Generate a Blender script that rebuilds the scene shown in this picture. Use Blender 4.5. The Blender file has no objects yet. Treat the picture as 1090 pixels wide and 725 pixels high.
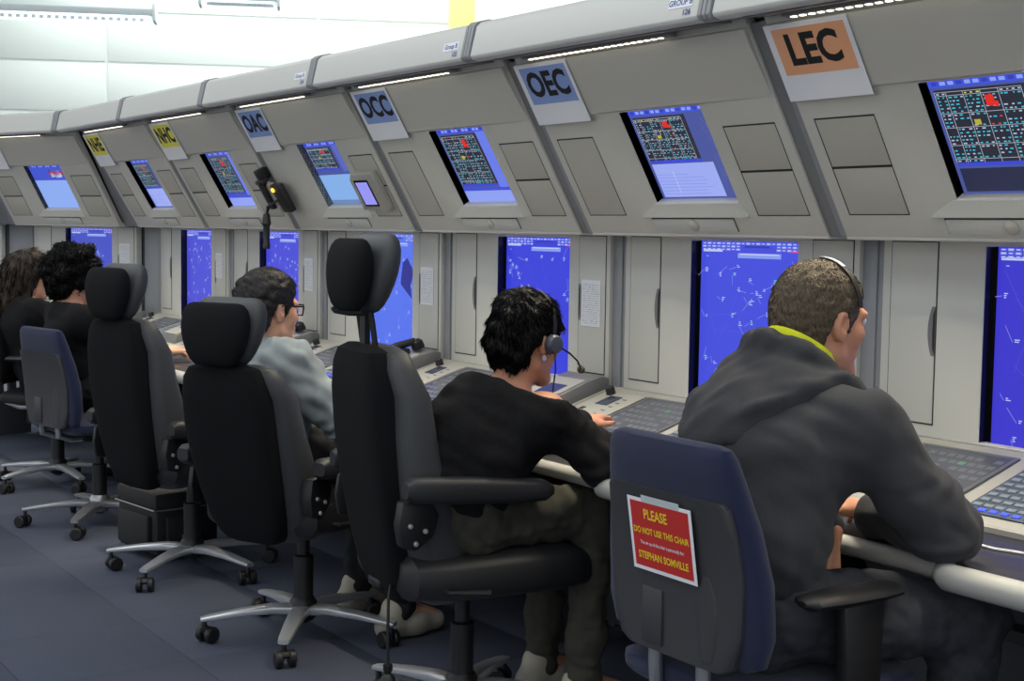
import bpy, bmesh, math, random
import numpy as np
from mathutils import Vector, Matrix, Euler

# ------------------------------------------------------------------ scene, camera, light
sc = bpy.context.scene
COL = sc.collection
random.seed(7)
R = math.radians
vs = sc.view_settings
vs.view_transform = 'Standard'; vs.look = 'None'; vs.gamma = 1.0; vs.use_curve_mapping = False
vs.exposure = 0.16

cam_d = bpy.data.cameras.new('camera'); cam = bpy.data.objects.new('camera', cam_d); COL.objects.link(cam)
yaw, pitch, roll = -.9799, .0777, .0145
fw = Vector((math.sin(yaw)*math.cos(pitch), math.cos(yaw)*math.cos(pitch), -math.sin(pitch)))
r0 = Vector((math.cos(yaw), -math.sin(yaw), 0)); u0 = r0.cross(fw)
rr = math.cos(roll)*r0 + math.sin(roll)*u0; uu = -math.sin(roll)*r0 + math.cos(roll)*u0
cam.matrix_world = Matrix(((rr.x, uu.x, -fw.x, 2.5644), (rr.y, uu.y, -fw.y, -2.8572), (rr.z, uu.z, -fw.z, 1.33), (0, 0, 0, 1)))
cam_d.sensor_fit = 'HORIZONTAL'; cam_d.sensor_width = 36; cam_d.lens = 36*1500/1090
cam_d.clip_start = .05; cam_d.clip_end = 100
sc.camera = cam

def lin(c):
    return tuple(((v/255)/12.92 if v/255 <= .04045 else ((v/255+.055)/1.055)**2.4) for v in c[:3])

world = bpy.data.worlds.new('world'); sc.world = world; world.use_nodes = True
world.node_tree.nodes['Background'].inputs[0].default_value = (.93, .97, 1.0, 1)
world.node_tree.nodes['Background'].inputs[1].default_value = .85

def area(name, loc, rot, sx, sy, power, color=(1, 1, 1), parent=None):
    l = bpy.data.lights.new(name, 'AREA'); l.shape = 'RECTANGLE'; l.size = sx; l.size_y = sy
    l.energy = power; l.color = color
    if name == 'task_lamp': l.spread = R(85)
    o = bpy.data.objects.new(name, l); COL.objects.link(o); o.location = loc; o.rotation_euler = rot
    if parent: o.parent = parent
    return o
CEIL = 4.2
area('ceiling_glow', (-1.5, -2.6, CEIL-.08), (0, 0, 0), 10, 3.4, 150, (.97, .985, 1.0))
area('ceiling_glow', (-3.5, 3.2, CEIL-.08), (0, 0, 0), 8, 3, 110, (.95, 1.0, .98))
area('ceiling_glow', (-9.5, 4.0, CEIL-.08), (0, 0, 0), 5, 7, 330, (.93, 1.0, .965))

# ------------------------------------------------------------------ materials
MATS = {}
def mat(name, col, rough=.5, metal=0., bump=0., scale=200., var=0., vscale=8., emit=None, estr=1., spec=.5, sheen=0., coat=0., rnd=0.):
    if name in MATS: return MATS[name]
    m = bpy.data.materials.new(name); m.use_nodes = True; nt = m.node_tree; b = nt.nodes['Principled BSDF']
    c = lin(col); b.inputs['Base Color'].default_value = (*c, 1)
    b.inputs['Roughness'].default_value = rough; b.inputs['Metallic'].default_value = metal
    b.inputs['Specular IOR Level'].default_value = spec
    if sheen: b.inputs['Sheen Weight'].default_value = sheen
    if coat: b.inputs['Coat Weight'].default_value = coat; b.inputs['Coat Roughness'].default_value = .15
    tc = nt.nodes.new('ShaderNodeTexCoord')
    out = None
    if var:
        n = nt.nodes.new('ShaderNodeTexNoise'); n.inputs['Scale'].default_value = vscale; n.inputs['Detail'].default_value = 5
        nt.links.new(tc.outputs['Object'], n.inputs['Vector'])
        mx = nt.nodes.new('ShaderNodeMix'); mx.data_type = 'RGBA'
        mx.inputs['A'].default_value = (*[v*(1-var) for v in c], 1); mx.inputs['B'].default_value = (*[min(1, v*(1+var)) for v in c], 1)
        nt.links.new(n.outputs['Fac'], mx.inputs['Factor']); out = mx.outputs['Result']
    if rnd:
        oi = nt.nodes.new('ShaderNodeObjectInfo'); mr = nt.nodes.new('ShaderNodeMapRange')
        mr.inputs['To Min'].default_value = 1-rnd; mr.inputs['To Max'].default_value = 1+rnd
        nt.links.new(oi.outputs['Random'], mr.inputs['Value'])
        vm = nt.nodes.new('ShaderNodeVectorMath'); vm.operation = 'SCALE'
        if out: nt.links.new(out, vm.inputs[0])
        else: vm.inputs[0].default_value = c
        nt.links.new(mr.outputs['Result'], vm.inputs['Scale']); out = vm.outputs['Vector']
    if out: nt.links.new(out, b.inputs['Base Color'])
    if bump:
        n = nt.nodes.new('ShaderNodeTexNoise'); n.inputs['Scale'].default_value = scale; n.inputs['Detail'].default_value = 3
        nt.links.new(tc.outputs['Object'], n.inputs['Vector'])
        bp = nt.nodes.new('ShaderNodeBump'); bp.inputs['Strength'].default_value = bump; bp.inputs['Distance'].default_value = .002
        nt.links.new(n.outputs['Fac'], bp.inputs['Height']); nt.links.new(bp.outputs['Normal'], b.inputs['Normal'])
    if emit:
        b.inputs['Emission Color'].default_value = (*lin(emit), 1); b.inputs['Emission Strength'].default_value = estr
    MATS[name] = m; return m

def screen_mat():
    m = bpy.data.materials.new('lit_display'); m.use_nodes = True; nt = m.node_tree; b = nt.nodes['Principled BSDF']
    a = nt.nodes.new('ShaderNodeAttribute'); a.attribute_name = 'Col'
    b.inputs['Base Color'].default_value = (.01, .01, .012, 1); b.inputs['Roughness'].default_value = .35
    nt.links.new(a.outputs['Color'], b.inputs['Emission Color']); b.inputs['Emission Strength'].default_value = .78; b.inputs['Specular IOR Level'].default_value = .2
    MATS['screen'] = m
screen_mat()
def print_mat():
    m = bpy.data.materials.new('printed_ink'); m.use_nodes = True; nt = m.node_tree; b = nt.nodes['Principled BSDF']
    a = nt.nodes.new('ShaderNodeAttribute'); a.attribute_name = 'Col'
    nt.links.new(a.outputs['Color'], b.inputs['Base Color']); b.inputs['Roughness'].default_value = .7
    MATS['print'] = m
print_mat()
def hair_mat(name, col, col2, scale=70, rough=.45):
    m = bpy.data.materials.new(name); m.use_nodes = True; nt = m.node_tree; b = nt.nodes['Principled BSDF']
    tc = nt.nodes.new('ShaderNodeTexCoord'); mp = nt.nodes.new('ShaderNodeMapping'); mp.inputs['Scale'].default_value = (1, 1, .22)
    n = nt.nodes.new('ShaderNodeTexNoise'); n.inputs['Scale'].default_value = scale*3; n.inputs['Detail'].default_value = 4
    nt.links.new(tc.outputs['Object'], mp.inputs[0]); nt.links.new(mp.outputs[0], n.inputs['Vector'])
    mx = nt.nodes.new('ShaderNodeMix'); mx.data_type = 'RGBA'
    mx.inputs['A'].default_value = (*lin(col), 1); mx.inputs['B'].default_value = (*lin(col2), 1)
    nt.links.new(n.outputs['Fac'], mx.inputs['Factor']); nt.links.new(mx.outputs['Result'], b.inputs['Base Color'])
    bp = nt.nodes.new('ShaderNodeBump'); bp.inputs['Strength'].default_value = .9; bp.inputs['Distance'].default_value = .004
    nt.links.new(n.outputs['Fac'], bp.inputs['Height']); nt.links.new(bp.outputs['Normal'], b.inputs['Normal'])
    b.inputs['Roughness'].default_value = rough; b.inputs['Specular IOR Level'].default_value = .18 if 'black' in name else .35
    MATS[name] = m; return m

mat('panel', (200, 199, 191), .55, bump=.05, scale=600, var=.02, vscale=3)
mat('panel_low', (195, 196, 191), .5, bump=.05, scale=600, var=.02, vscale=3)
mat('panel_access', (182, 180, 170), .6, bump=.06, scale=500)
mat('beam', (208, 209, 205), .4)
mat('band', (150, 153, 156), .45)
mat('rib', (120, 122, 125), .5)
mat('post', (138, 141, 146), .45)
mat('groove', (34, 34, 34), .8)
mat('black_gloss', (12, 12, 14), .25)
mat('black_plastic', (26, 26, 28), .45, bump=.1, scale=900)
mat('soffit', (120, 121, 120), .5)
mat('desk_top', (48, 49, 52), .38, bump=.05, scale=900)
mat('rail', (178, 178, 173), .4)
mat('desk_panel', (160, 160, 155), .5, bump=.04, scale=700)
mat('desk_side', (112, 114, 117), .5)
mat('touch', (78, 82, 92), .25, spec=.6)
mat('touch_frame', (92, 95, 100), .4)
mat('key_body', (78, 86, 98), .4)
mat('key_lit', (112, 124, 134), .4, emit=(150, 165, 175), estr=.16)
mat('key_blue', (60, 80, 230), .4, emit=(90, 110, 250), estr=.4)
mat('lcd', (60, 66, 84), .25)
mat('led', (255, 250, 235), .4, emit=(255, 244, 222), estr=2.4)
mat('tube_lamp', (240, 250, 255), .4, emit=(225, 243, 255), estr=1.25)
mat('lamp_body', (236, 244, 246), .5)
mat('paper', (238, 240, 246), .75, bump=.03, scale=80)
mat('paper_grey', (226, 230, 236), .75)
mat('ink', (22, 22, 26), .7)
mat('chrome', (214, 217, 222), .28, metal=.65)
mat('silver', (176, 178, 182), .35, metal=.8)
mat('fabric_black', (21, 22, 25), .95, bump=.5, scale=1400, spec=.2, var=.15, vscale=300)
mat('leather', (62, 64, 67), .5, bump=.3, scale=420, spec=.5)
mat('seat_leather', (34, 35, 38), .5, bump=.2, scale=600)
mat('seat_black', (22, 22, 25), .6, bump=.2, scale=700)
mat('blue_fabric', (37, 43, 70), .95, bump=.5, scale=1200, spec=.2, var=.2, vscale=350, sheen=.15)
mat('grey_shell', (56, 57, 61), .5, bump=.2, scale=900)
mat('carpet', (80, 85, 100), 1., bump=.9, scale=500, var=.28, vscale=160, spec=.1, rnd=.06)
mat('carpet_base', (44, 50, 64), 1., bump=.5, scale=400, spec=.1)
mat('wall_white', (244, 249, 246), .7)
mat('wall_joint', (246, 250, 247), .7)
mat('ceiling_white', (238, 242, 240), .8)
mat('yellow_paint', (244, 238, 140), .7)
mat('kick', (70, 72, 76), .6)
mat('bag', (30, 30, 32), .7, bump=.4, scale=700)
mat('skin', (198, 142, 114), .5, var=.06, vscale=40, spec=.35)
mat('skin_pale', (214, 164, 136), .5, var=.05, vscale=40, spec=.35)
mat('eye_white', (225, 222, 215), .3)
mat('hoodie', (60, 61, 65), .95, bump=.45, scale=900, var=.2, vscale=260, spec=.15, sheen=.06)
mat('denim', (58, 60, 66), .9, bump=.5, scale=1000, var=.3, vscale=60, spec=.15)
mat('sweater', (24, 24, 26), .9, bump=.9, scale=450, var=.6, vscale=90, spec=.2)
mat('khaki', (70, 70, 63), .9, bump=.4, scale=900, var=.12, vscale=60, spec=.15)
mat('grey_shirt', (146, 155, 157), .85, bump=.3, scale=900, var=.07, vscale=40, spec=.2)
mat('black_top', (24, 24, 27), .9, bump=.4, scale=900, spec=.2)
mat('dark_trousers', (40, 40, 44), .9, bump=.4, scale=900, spec=.2)
mat('neon', (226, 232, 20), .7)
mat('shoe_light', (176, 170, 156), .7)
mat('shoe_dark', (40, 38, 38), .6)
mat('headset_grey', (70, 76, 86), .35)
mat('foam', (90, 80, 64), .95, bump=.6, scale=900)
mat('wire', (24, 24, 26), .5)
mat('wire_white', (214, 216, 218), .5)
mat('lens', (200, 210, 214), .08, spec=.6)
mat('red_print', (196, 42, 40), .6)
mat('yellow_ink', (240, 214, 40), .6)
mat('blue_patch', (142, 168, 226), .7)
mat('yellow_patch', (238, 232, 92), .7)
mat('orange_patch', (242, 176, 134), .7)
mat('amber_led', (255, 190, 60), .4, emit=(255, 190, 60), estr=2.5)
mat('silver_bezel', (178, 176, 168), .4, metal=.3)
hair_mat('hair_brown', (36, 29, 24), (68, 55, 44))
hair_mat('hair_short', (70, 60, 48), (112, 98, 80), scale=110, rough=.6)
hair_mat('hair_black', (7, 7, 8), (17, 16, 17), rough=.5)
hair_mat('hair_dark', (22, 20, 19), (46, 42, 40), rough=.38)

# ------------------------------------------------------------------ mesh helpers
class MB:
    def __init__(self): self.v = []; self.f = []; self.c = []
    def quad(self, a, b, c, d, col=None):
        n = len(self.v); self.v += [tuple(a), tuple(b), tuple(c), tuple(d)]; self.f.append((n, n+1, n+2, n+3)); self.c += [col]*4
    def box(self, c, s, M=None):
        n = len(self.v)
        for dz in (-.5, .5):
            for dx, dy in ((-.5, -.5), (.5, -.5), (.5, .5), (-.5, .5)):
                p = Vector((dx*s[0], dy*s[1], dz*s[2]))
                if M is not None: p = M @ p
                self.v.append((p[0]+c[0], p[1]+c[1], p[2]+c[2]))
        self.f += [tuple(n+i for i in q) for q in ((3, 2, 1, 0), (4, 5, 6, 7), (0, 1, 5, 4), (1, 2, 6, 5), (2, 3, 7, 6), (3, 0, 4, 7))]
        return self
    def bx(self, x0, x1, y0, y1, z0, z1): return self.box(((x0+x1)/2, (y0+y1)/2, (z0+z1)/2), (x1-x0, y1-y0, z1-z0))
    def prism(self, poly, a, b, axis='x'):
        n = len(self.v); k = len(poly)
        for t in (a, b):
            for p, q in poly:
                self.v.append((t, p, q) if axis == 'x' else ((p, t, q) if axis == 'y' else (p, q, t)))
        self.f.append(tuple(n+i for i in range(k))[::-1]); self.f.append(tuple(n+k+i for i in range(k)))
        for i in range(k):
            j = (i+1) % k; self.f.append((n+i, n+j, n+k+j, n+k+i))
        return self
    def rings(self, rings, close=True, caps=True):
        n = len(self.v); k = len(rings[0])
        for r in rings: self.v += [tuple(p) for p in r]
        for i in range(len(rings)-1):
            for j in range(k if close else k-1):
                a = n+i*k+j; b = n+i*k+(j+1) % k; self.f.append((a, b, b+k, a+k))
        if caps and close:
            self.f.append(tuple(n+j for j in range(k))[::-1]); m = n+(len(rings)-1)*k; self.f.append(tuple(m+j for j in range(k)))
        return self
    def tube(self, path, rad, n=10, caps=True):
        P = [Vector(p) for p in path]
        if not hasattr(rad, '__len__'): rad = [rad]*len(P)
        T = []
        for i in range(len(P)):
            t = P[min(i+1, len(P)-1)]-P[max(i-1, 0)]; T.append(t.normalized())
        up = Vector((0, 0, 1)) if abs(T[0].z) < .9 else Vector((1, 0, 0))
        x = T[0].cross(up).normalized(); rg = []
        for p, t, r in zip(P, T, rad):
            x = (x - t*x.dot(t)).normalized(); y = t.cross(x)
            rg.append([p+(x*math.cos(2*math.pi*k/n)+y*math.sin(2*math.pi*k/n))*r for k in range(n)])
        return self.rings(rg, True, caps)
    def lathe(self, prof, n=20, o=(0, 0, 0), M=None):
        rg = []
        for r, z in prof:
            ring = []
            for k in range(n):
                p = Vector((r*math.cos(2*math.pi*k/n), r*math.sin(2*math.pi*k/n), z))
                if M is not None: p = M @ p
                ring.append(p+Vector(o))
            rg.append(ring)
        return self.rings(rg)
    def loft(self, secs, n=28, e=3.):
        """secs: (cx,cy,cz,half_w,half_d,tilt) superellipse sections lying across z, tilt about x"""
        rg = []
        for s in secs:
            cx, cy, cz, a, b = s[:5]; tl = s[5] if len(s) > 5 else 0; ex = s[6] if len(s) > 6 else e
            ring = []
            for k in range(n):
                t = 2*math.pi*k/n; c, q = math.cos(t), math.sin(t)
                x = a*math.copysign(abs(c)**(2/ex), c); y = b*math.copysign(abs(q)**(2/ex), q)
                ring.append((cx+x, cy+y*math.cos(tl), cz+y*math.sin(tl)))
            rg.append(ring)
        return self.rings(rg)
    def mesh(self, name, bevel=0., seg=2, smooth=True, ang=38.):
        me = bpy.data.meshes.new(name); me.from_pydata(self.v, [], self.f)
        if any(c is not None for c in self.c):
            at = me.color_attributes.new('Col', 'FLOAT_COLOR', 'POINT')
            at.data.foreach_set('color', [v for c in self.c for v in (*lin(c or (0, 0, 0)), 1.)])
        bm = bmesh.new(); bm.from_mesh(me)
        if not any(c is not None for c in self.c): bmesh.ops.recalc_face_normals(bm, faces=bm.faces[:])
        if bevel:
            ed = [e for e in bm.edges if len(e.link_faces) == 2 and e.calc_face_angle(0) > R(30)]
            bmesh.ops.bevel(bm, geom=ed, offset=bevel, segments=seg, affect='EDGES', profile=.5, clamp_overlap=True)
        if smooth:
            for f in bm.faces: f.smooth = True
            for e in bm.edges:
                if len(e.link_faces) == 2 and e.calc_face_angle(0) > R(ang): e.smooth = False
        bm.to_mesh(me); bm.free(); return me

def link(name, me, m, parent=None, loc=None, rot=None, M=None):
    o = bpy.data.objects.new(name, me)
    if me is not None and m is not None and len(me.materials) == 0: me.materials.append(MATS[m] if isinstance(m, str) else m)
    COL.objects.link(o)
    if parent is not None: o.parent = parent
    if M is not None: o.matrix_local = M
    if loc is not None: o.location = loc
    if rot is not None: o.rotation_euler = rot
    return o
def obj(name, mb, m, parent=None, bevel=0., seg=2, smooth=True, ang=38., **k):
    return link(name, mb.mesh(name, bevel, seg, smooth, ang), m, parent, **k)
CACHE = {}
def part(key, name, fn, m, parent, bevel=0., ang=38., **k):
    """repeat of a part: shares its mesh"""
    if (key, m) not in CACHE:
        mb = MB(); fn(mb); CACHE[(key, m)] = mb.mesh(name, bevel, 2, True, ang)
    return link(name, CACHE[(key, m)], m, parent, **k)
def tag(o, label=None, cat=None, group=None, kind=None):
    for k, v in (('label', label), ('category', cat), ('group', group), ('kind', kind)):
        if v: o[k] = v
    return o
def thing(name, label, cat, loc=(0, 0, 0), rz=0., group=None, M=None):
    o = bpy.data.objects.new(name, None); COL.objects.link(o); o.empty_display_size = .1
    if M is not None: o.matrix_world = M
    else: o.location = loc; o.rotation_euler = (0, 0, rz)
    return tag(o, label, cat, group)
TEXTS = {}
def text_mesh(s, size, bold=0., align='CENTER', sx=1.):
    k = (s, size, bold, align, sx)
    if k in TEXTS: return TEXTS[k]
    cu = bpy.data.curves.new('lettering', 'FONT'); cu.body = s; cu.size = size; cu.offset = bold; cu.align_x = align; cu.align_y = 'CENTER'; cu.resolution_u = 3
    o = bpy.data.objects.new('lettering', cu); COL.objects.link(o)
    dg = bpy.context.evaluated_depsgraph_get(); me = bpy.data.meshes.new_from_object(o.evaluated_get(dg))
    bpy.data.objects.remove(o); bpy.data.curves.remove(cu); me.materials.clear()
    if sx != 1.:
        for v in me.vertices: v.co.x *= sx
    TEXTS[k] = me; return me

# ------------------------------------------------------------------ the setting
W = 1.08
fl = tag(obj('floor', MB().bx(-16, 8, -8, 12, -.06, -.006), 'carpet_base'), kind='structure')
def tile_fn(m): m.bx(-.2493, .2493, -.2493, .2493, -.0059, 0)
for i in range(-15, 6):
    for j in range(-7, 1):
        if j < -4 and i < -9: continue
        part('tile', 'carpet_tile', tile_fn, 'carpet', fl, bevel=.001, loc=(i*.5+.25, j*.5-.05, 0), rot=(0, 0, R(90)*((i+j) % 2)))
tag(obj('ceiling', MB().bx(-16, 8, -8, 12, CEIL, CEIL+.1), 'ceiling_white'), kind='structure')

# far wall: its boards run along direction (sin25, cos25)
wd = Vector((math.sin(R(25)), math.cos(R(25)), 0)); wn = Vector((wd.y, -wd.x, 0))
wo = Vector((2.5644, -2.8572, 0))+Vector((math.sin(yaw), math.cos(yaw), 0))*14.2
Mw = Matrix(((wd.x, -wn.x, 0, wo.x), (wd.y, -wn.y, 0, wo.y), (0, 0, 1, 0), (0, 0, 0, 1)))   # x along wall, y into wall
wall = tag(link('wall_back', MB().bx(-9, 9, .02, .2, 0, CEIL).mesh('wall_back'), 'wall_joint', M=Mw), kind='structure')
for ix in range(-5, 4):
    for iz in range(2, 9):
        part('wallpanel', 'wall_panel', lambda m: m.bx(-.985, .985, 0, .02, -.225, .225), 'wall_white', wall, bevel=.004, loc=(ix*2-.95, 0, .26+iz*.475))
# pillar seen over the console with the OCC sign
pc = wo + wd*(-.62) - Vector((-wn.x, -wn.y, 0))*.6
pl = thing('pillar', 'pale yellow pillar rising behind the consoles', 'pillar', (pc.x, pc.y, 0), R(-25))
obj('shaft', MB().bx(-.115, .115, -.115, .115, .12, CEIL-.1), 'yellow_paint', pl, bevel=.02)
obj('plinth', MB().bx(-.15, .15, -.15, .15, 0, .12), 'wall_white', pl, bevel=.01)
obj('capital', MB().bx(-.15, .15, -.15, .15, CEIL-.1, CEIL), 'wall_white', pl, bevel=.01)

# hanging fluorescent battens
def batten(c, label, L=2.4):
    t = thing('ceiling_light', label, 'lamp', c, R(0), 'fluorescent lamps hanging near the far wall')
    t.rotation_euler = (0, 0, math.atan2(wd.y, wd.x))
    obj('housing', MB().prism([(-.10, .05), (-.06, .10), (.06, .10), (.10, .05), (.09, .0), (-.09, .0)], -L/2, L/2), 'lamp_body', t, bevel=.006)
    obj('diffuser', MB().prism([(-.085, 0), (.085, 0), (.07, -.045), (-.07, -.045)], -L/2+.03, L/2-.03), 'tube_lamp', t, bevel=.008)
    for s in (-1, 1):
        obj('end_cap', MB().bx(s*L/2-.012, s*L/2+.012, -.1, .1, -.045, .1), 'lamp_body', t, bevel=.01)
        obj('suspension_wire', MB().tube([(s*L*.36, 0, .1), (s*L*.36, 0, CEIL-c[2])], .003, 6), 'lamp_body', t)
    n = 40
    obj('louvre', [m for m in [MB()] if [m.bx(-L/2+.05+i*(L-.1)/n, -L/2+.05+i*(L-.1)/n+.03, -.088, -.084, -.045, -.02) for i in range(n)]][0], 'lamp_body', t)
batten((-8.79, -.07, 2.95), 'long white fluorescent lamp at the upper left corner')
batten((-7.92, 1.57, 3.08), 'short white lamp cut by the top edge, right of the long lamp', .6)

# ------------------------------------------------------------------ consoles
SA = Vector((0, -.131, 1.327)); SB = Vector((0, -.4346, 1.8407)); SD = (SB-SA).normalized(); SLEN = (SB-SA).length
SN = Vector((0, -SD.z, SD.y))       # out of the slanted face, towards the operator
MS = Matrix(((1, 0, 0, 0), (0, SD.y, SN.y, SA.y), (0, SD.z, SN.z, SA.z), (0, 0, 0, 1)))   # local x, t (up the slope), n (proud)
DA = Vector((0, -.345, .716)); DB = Vector((0, -.005, .822)); DD = (DB-DA).normalized(); DL = (DB-DA).length; DN = Vector((0, -DD.z, DD.y))
MD = Matrix(((1, 0, 0, 0), (0, DD.y, DN.y, DA.y), (0, DD.z, DN.z, DA.z), (0, 0, 0, 1)))    # desk slope: x, t (0 lip .. DL back), n up
MF = Matrix(((1, 0, 0, 0), (0, 0, -1, 0), (0, 1, 0, 0), (0, 0, 0, 1)))                     # front wall: x, z, n towards operator (-y)

def plate_hole(m, x0, x1, y0, y1, hx0, hx1, hy0, hy1, z0, z1):
    o = [(x0, y0), (x1, y0), (x1, y1), (x0, y1)]; h = [(hx0, hy0), (hx1, hy0), (hx1, hy1), (hx0, hy1)]
    n = len(m.v)
    for z in (z0, z1):
        m.v += [(x, y, z) for x, y in o]+[(x, y, z) for x, y in h]
    for i in range(4):
        j = (i+1) % 4
        m.f += [(n+8+i, n+8+j, n+12+j, n+12+i), (n+j, n+i, n+4+i, n+4+j), (n+i, n+j, n+8+j, n+8+i), (n+4+j, n+4+i, n+12+i, n+12+j)]

def put(q, x0, y0, x1, y1, c, l=1): q.append((x0, y0, x1, y1, c, l))
def graphics(quads, w, h, lines=()):
    m = MB()
    for x0, y0, x1, y1, c, l in quads:
        z = l*.00025; m.quad((x0*w, y0*h, z), (x1*w, y0*h, z), (x1*w, y1*h, z), (x0*w, y1*h, z), c)
    for (xa, ya, xb, yb, t, c, l) in lines:
        a = Vector((xa*w, ya*h, l*.00025)); b = Vector((xb*w, yb*h, l*.00025)); d = (b-a)
        if d.length < 1e-6: continue
        n = Vector((-d.y, d.x, 0)).normalized()*t
        m.quad(a-n, b-n, b+n, a+n, c)
    return m
WHITE = (225, 232, 255); LB = (150, 175, 255)
def over_gfx(kind, seed):
    """flight-data screen: header, table of lines, windows"""
    r = random.Random(seed); q = []; ln = []
    base = (78, 92, 165) if kind != 'light' else (140, 160, 250)
    put(q, 0, 0, 1, 1, base, 0)
    put(q, 0, .90, 1, 1, (70, 90, 235), 1); put(q, .02, .965, .55, .99, (150, 185, 255), 2); put(q, .6, .96, .98, .992, (120, 170, 255), 2)
    for i in range(14): put(q, .03+i*.065, .915, .03+i*.065+.045, .945, (150, 170, 250) if i % 3 else (60, 70, 190), 2)
    if kind == 'light':
        put(q, 0, 0, 1, .62, (150, 182, 255), 1); put(q, 0, .62, .98, .9, (72, 92, 215), 1)
        for i in range(16): put(q, .45+r.random()*.4, .66+r.random()*.18, .5+r.random()*.4, .67+r.random()*.18, r.choice([(40, 60, 120), (170, 60, 90), (190, 210, 255)]), 2)
        return graphics(q, .345, .30, ln)
    x1 = {'a': .68, 'b': .64, 'c': .70, 'd': .74}[kind]; y0 = {'a': .42, 'b': .56, 'c': .24, 'd': .27}[kind]
    put(q, .03, y0, x1, .88, (46, 48, 62), 1)
    rows = 20; rh = (.86-y0)/rows
    cols = sorted([.03, .03+.12*x1, .03+.3*x1, .03+.48*x1, .03+.66*x1, x1-.05])
    for i in range(rows):
        y = .86-(i+1)*rh
        for k in range(len(cols)-1):
            if r.random() < .78:
                x = cols[k]+.012
                while x < cols[k+1]-.02:
                    w_ = .010+r.random()*.018
                    c = r.choice([(70, 200, 225)]*5+[(190, 205, 230)]*3+([(225, 80, 60)] if k == 3 else []))
                    if i == 0: c = r.choice([(225, 220, 70), (190, 205, 230)])
                    put(q, x, y+rh*.28, min(x+w_, cols[k+1]-.008), y+rh*.64, c, 2); x += w_+.010+r.random()*.03
    for k in cols: ln.append((k, y0, k, .86, .0006, (205, 210, 225), 3))
    for i in (0, 1, 6, 10, 15, 19): ln.append((.03, .86-i*rh, x1-.05, .86-i*rh, .0005, (205, 210, 225), 3))
    put(q, cols[3]+.02, .86-4.6*rh, cols[3]+.085, .86-1.6*rh, (238, 50, 40), 3); put(q, cols[3]+.085, .86-4.9*rh, cols[3]+.11, .86-3.4*rh, (238, 50, 40), 3)
    put(q, cols[2]+.02, .86-9.5*rh, cols[2]+.07, .86-8*rh, (190, 185, 60), 3)
    put(q, .03, y0-.03, x1, y0, (64, 78, 225), 2)
    if kind == 'a':
        put(q, .03, .02, .80, y0-.04, (165, 180, 255), 1)
        for i in range(7): put(q, .05, .05+i*.035, .72-r.random()*.3, .058+i*.035, (140, 158, 245), 2)
        put(q, .26, .06, .265, .3, (230, 235, 255), 2)
        for i in range(7): ln.append((.80+r.random()*.18, .1+r.random()*.75, .82+r.random()*.17, .1+r.random()*.75, .0004, (120, 135, 200), 2))
    elif kind == 'b':
        put(q, .0, .0, 1, .46, (140, 185, 245), 1); put(q, .0, .0, 1, .07, (110, 140, 190), 2); put(q, .7, .5, 1, .9, (95, 110, 200), 1)
    elif kind == 'c':
        put(q, x1, .0, 1, .9, (112, 132, 246), 0.5); put(q, 0, .0, 1, .17, (150, 170, 255), 1); put(q, 0, .15, 1, .19, (70, 84, 225), 2)
    else:
        put(q, .03, .02, .66, .22, (46, 50, 78), 1); put(q, .66, .0, 1, .38, (150, 170, 250), 3); put(q, .67, .34, 1, .37, (80, 100, 235), 4); put(q, x1-.04, .4, 1, .88, (52, 56, 84), 1)
        for i in range(12): put(q, x1-.02+r.random()*.05, .42+i*.036, x1+.06+r.random()*.12, .432+i*.036, (70, 200, 225) if i % 3 else (205, 210, 225), 3)
    return graphics(q, .345, .30, ln)
def radar_gfx(seed, bg=(66, 66, 226), dark=False):
    r = random.Random(seed); q = []; ln = []
    put(q, 0, 0, 1, 1, bg, 0)
    for i in range(3):
        for k in range(22):
            x = .012+k*.0445
            if .36 < x < .66 and i > 0: continue
            put(q, x, .975-i*.018, x+.038, .988-i*.018, (150, 165, 245) if (i+k) % 2 else (98, 110, 238), 1); put(q, x+.008, .980-i*.018, x+.03, .984-i*.018, (225, 230, 255), 2)
    put(q, .40, .957, .62, .968, (50, 60, 180), 1); put(q, .02, .93, .2, .945, (200, 212, 250), 1); put(q, .34, .895, .72, .925, (140, 165, 250), 1)
    put(q, .36, .915, .70, .921, (210, 220, 255), 2); put(q, .05, .9, .07, .905, (150, 200, 240), 2)
    put(q, .80, .935, .86, .945, (225, 80, 160), 2)
    for i in range(46):
        x, y = .03+r.random()*.92, .06+r.random()*.80
        if y < .5 and r.random() < .45: continue
        for k in range(r.randint(2, 3)):
            put(q, x, y-k*.010, x+.012+r.random()*.02, y-k*.010+.005, (196, 208, 255) if r.random() < .9 else (110, 225, 190), 2)
        a = r.random()*6.28; L = .03+r.random()*.07
        ln.append((x-.012, y-.01, x-.012+math.cos(a)*L, y-.01+math.sin(a)*L, .0005, (170, 185, 255), 2))
    for i in range(16):
        a, b, c, d = [r.random() for _ in range(4)]
        c = a+(c-a)*.5; d = b+(d-b)*.5
        ln.append((a, b*.88, c, d*.88, .0004, (96, 100, 240), 1))
    m = graphics(q, .475, .495, ln)
    if dark:
        pts = [(.72, .80), (.80, .84), (.92, .72), (.86, .62), (.88, .50), (.78, .56), (.68, .62)]
        n = len(m.v); m.v += [(x*.475-.04, y*.495-.02, .0007) for x, y in pts]; m.f.append(tuple(range(n, n+len(pts)))); m.c += [(44, 50, 150)]*len(pts)
    return m

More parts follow.
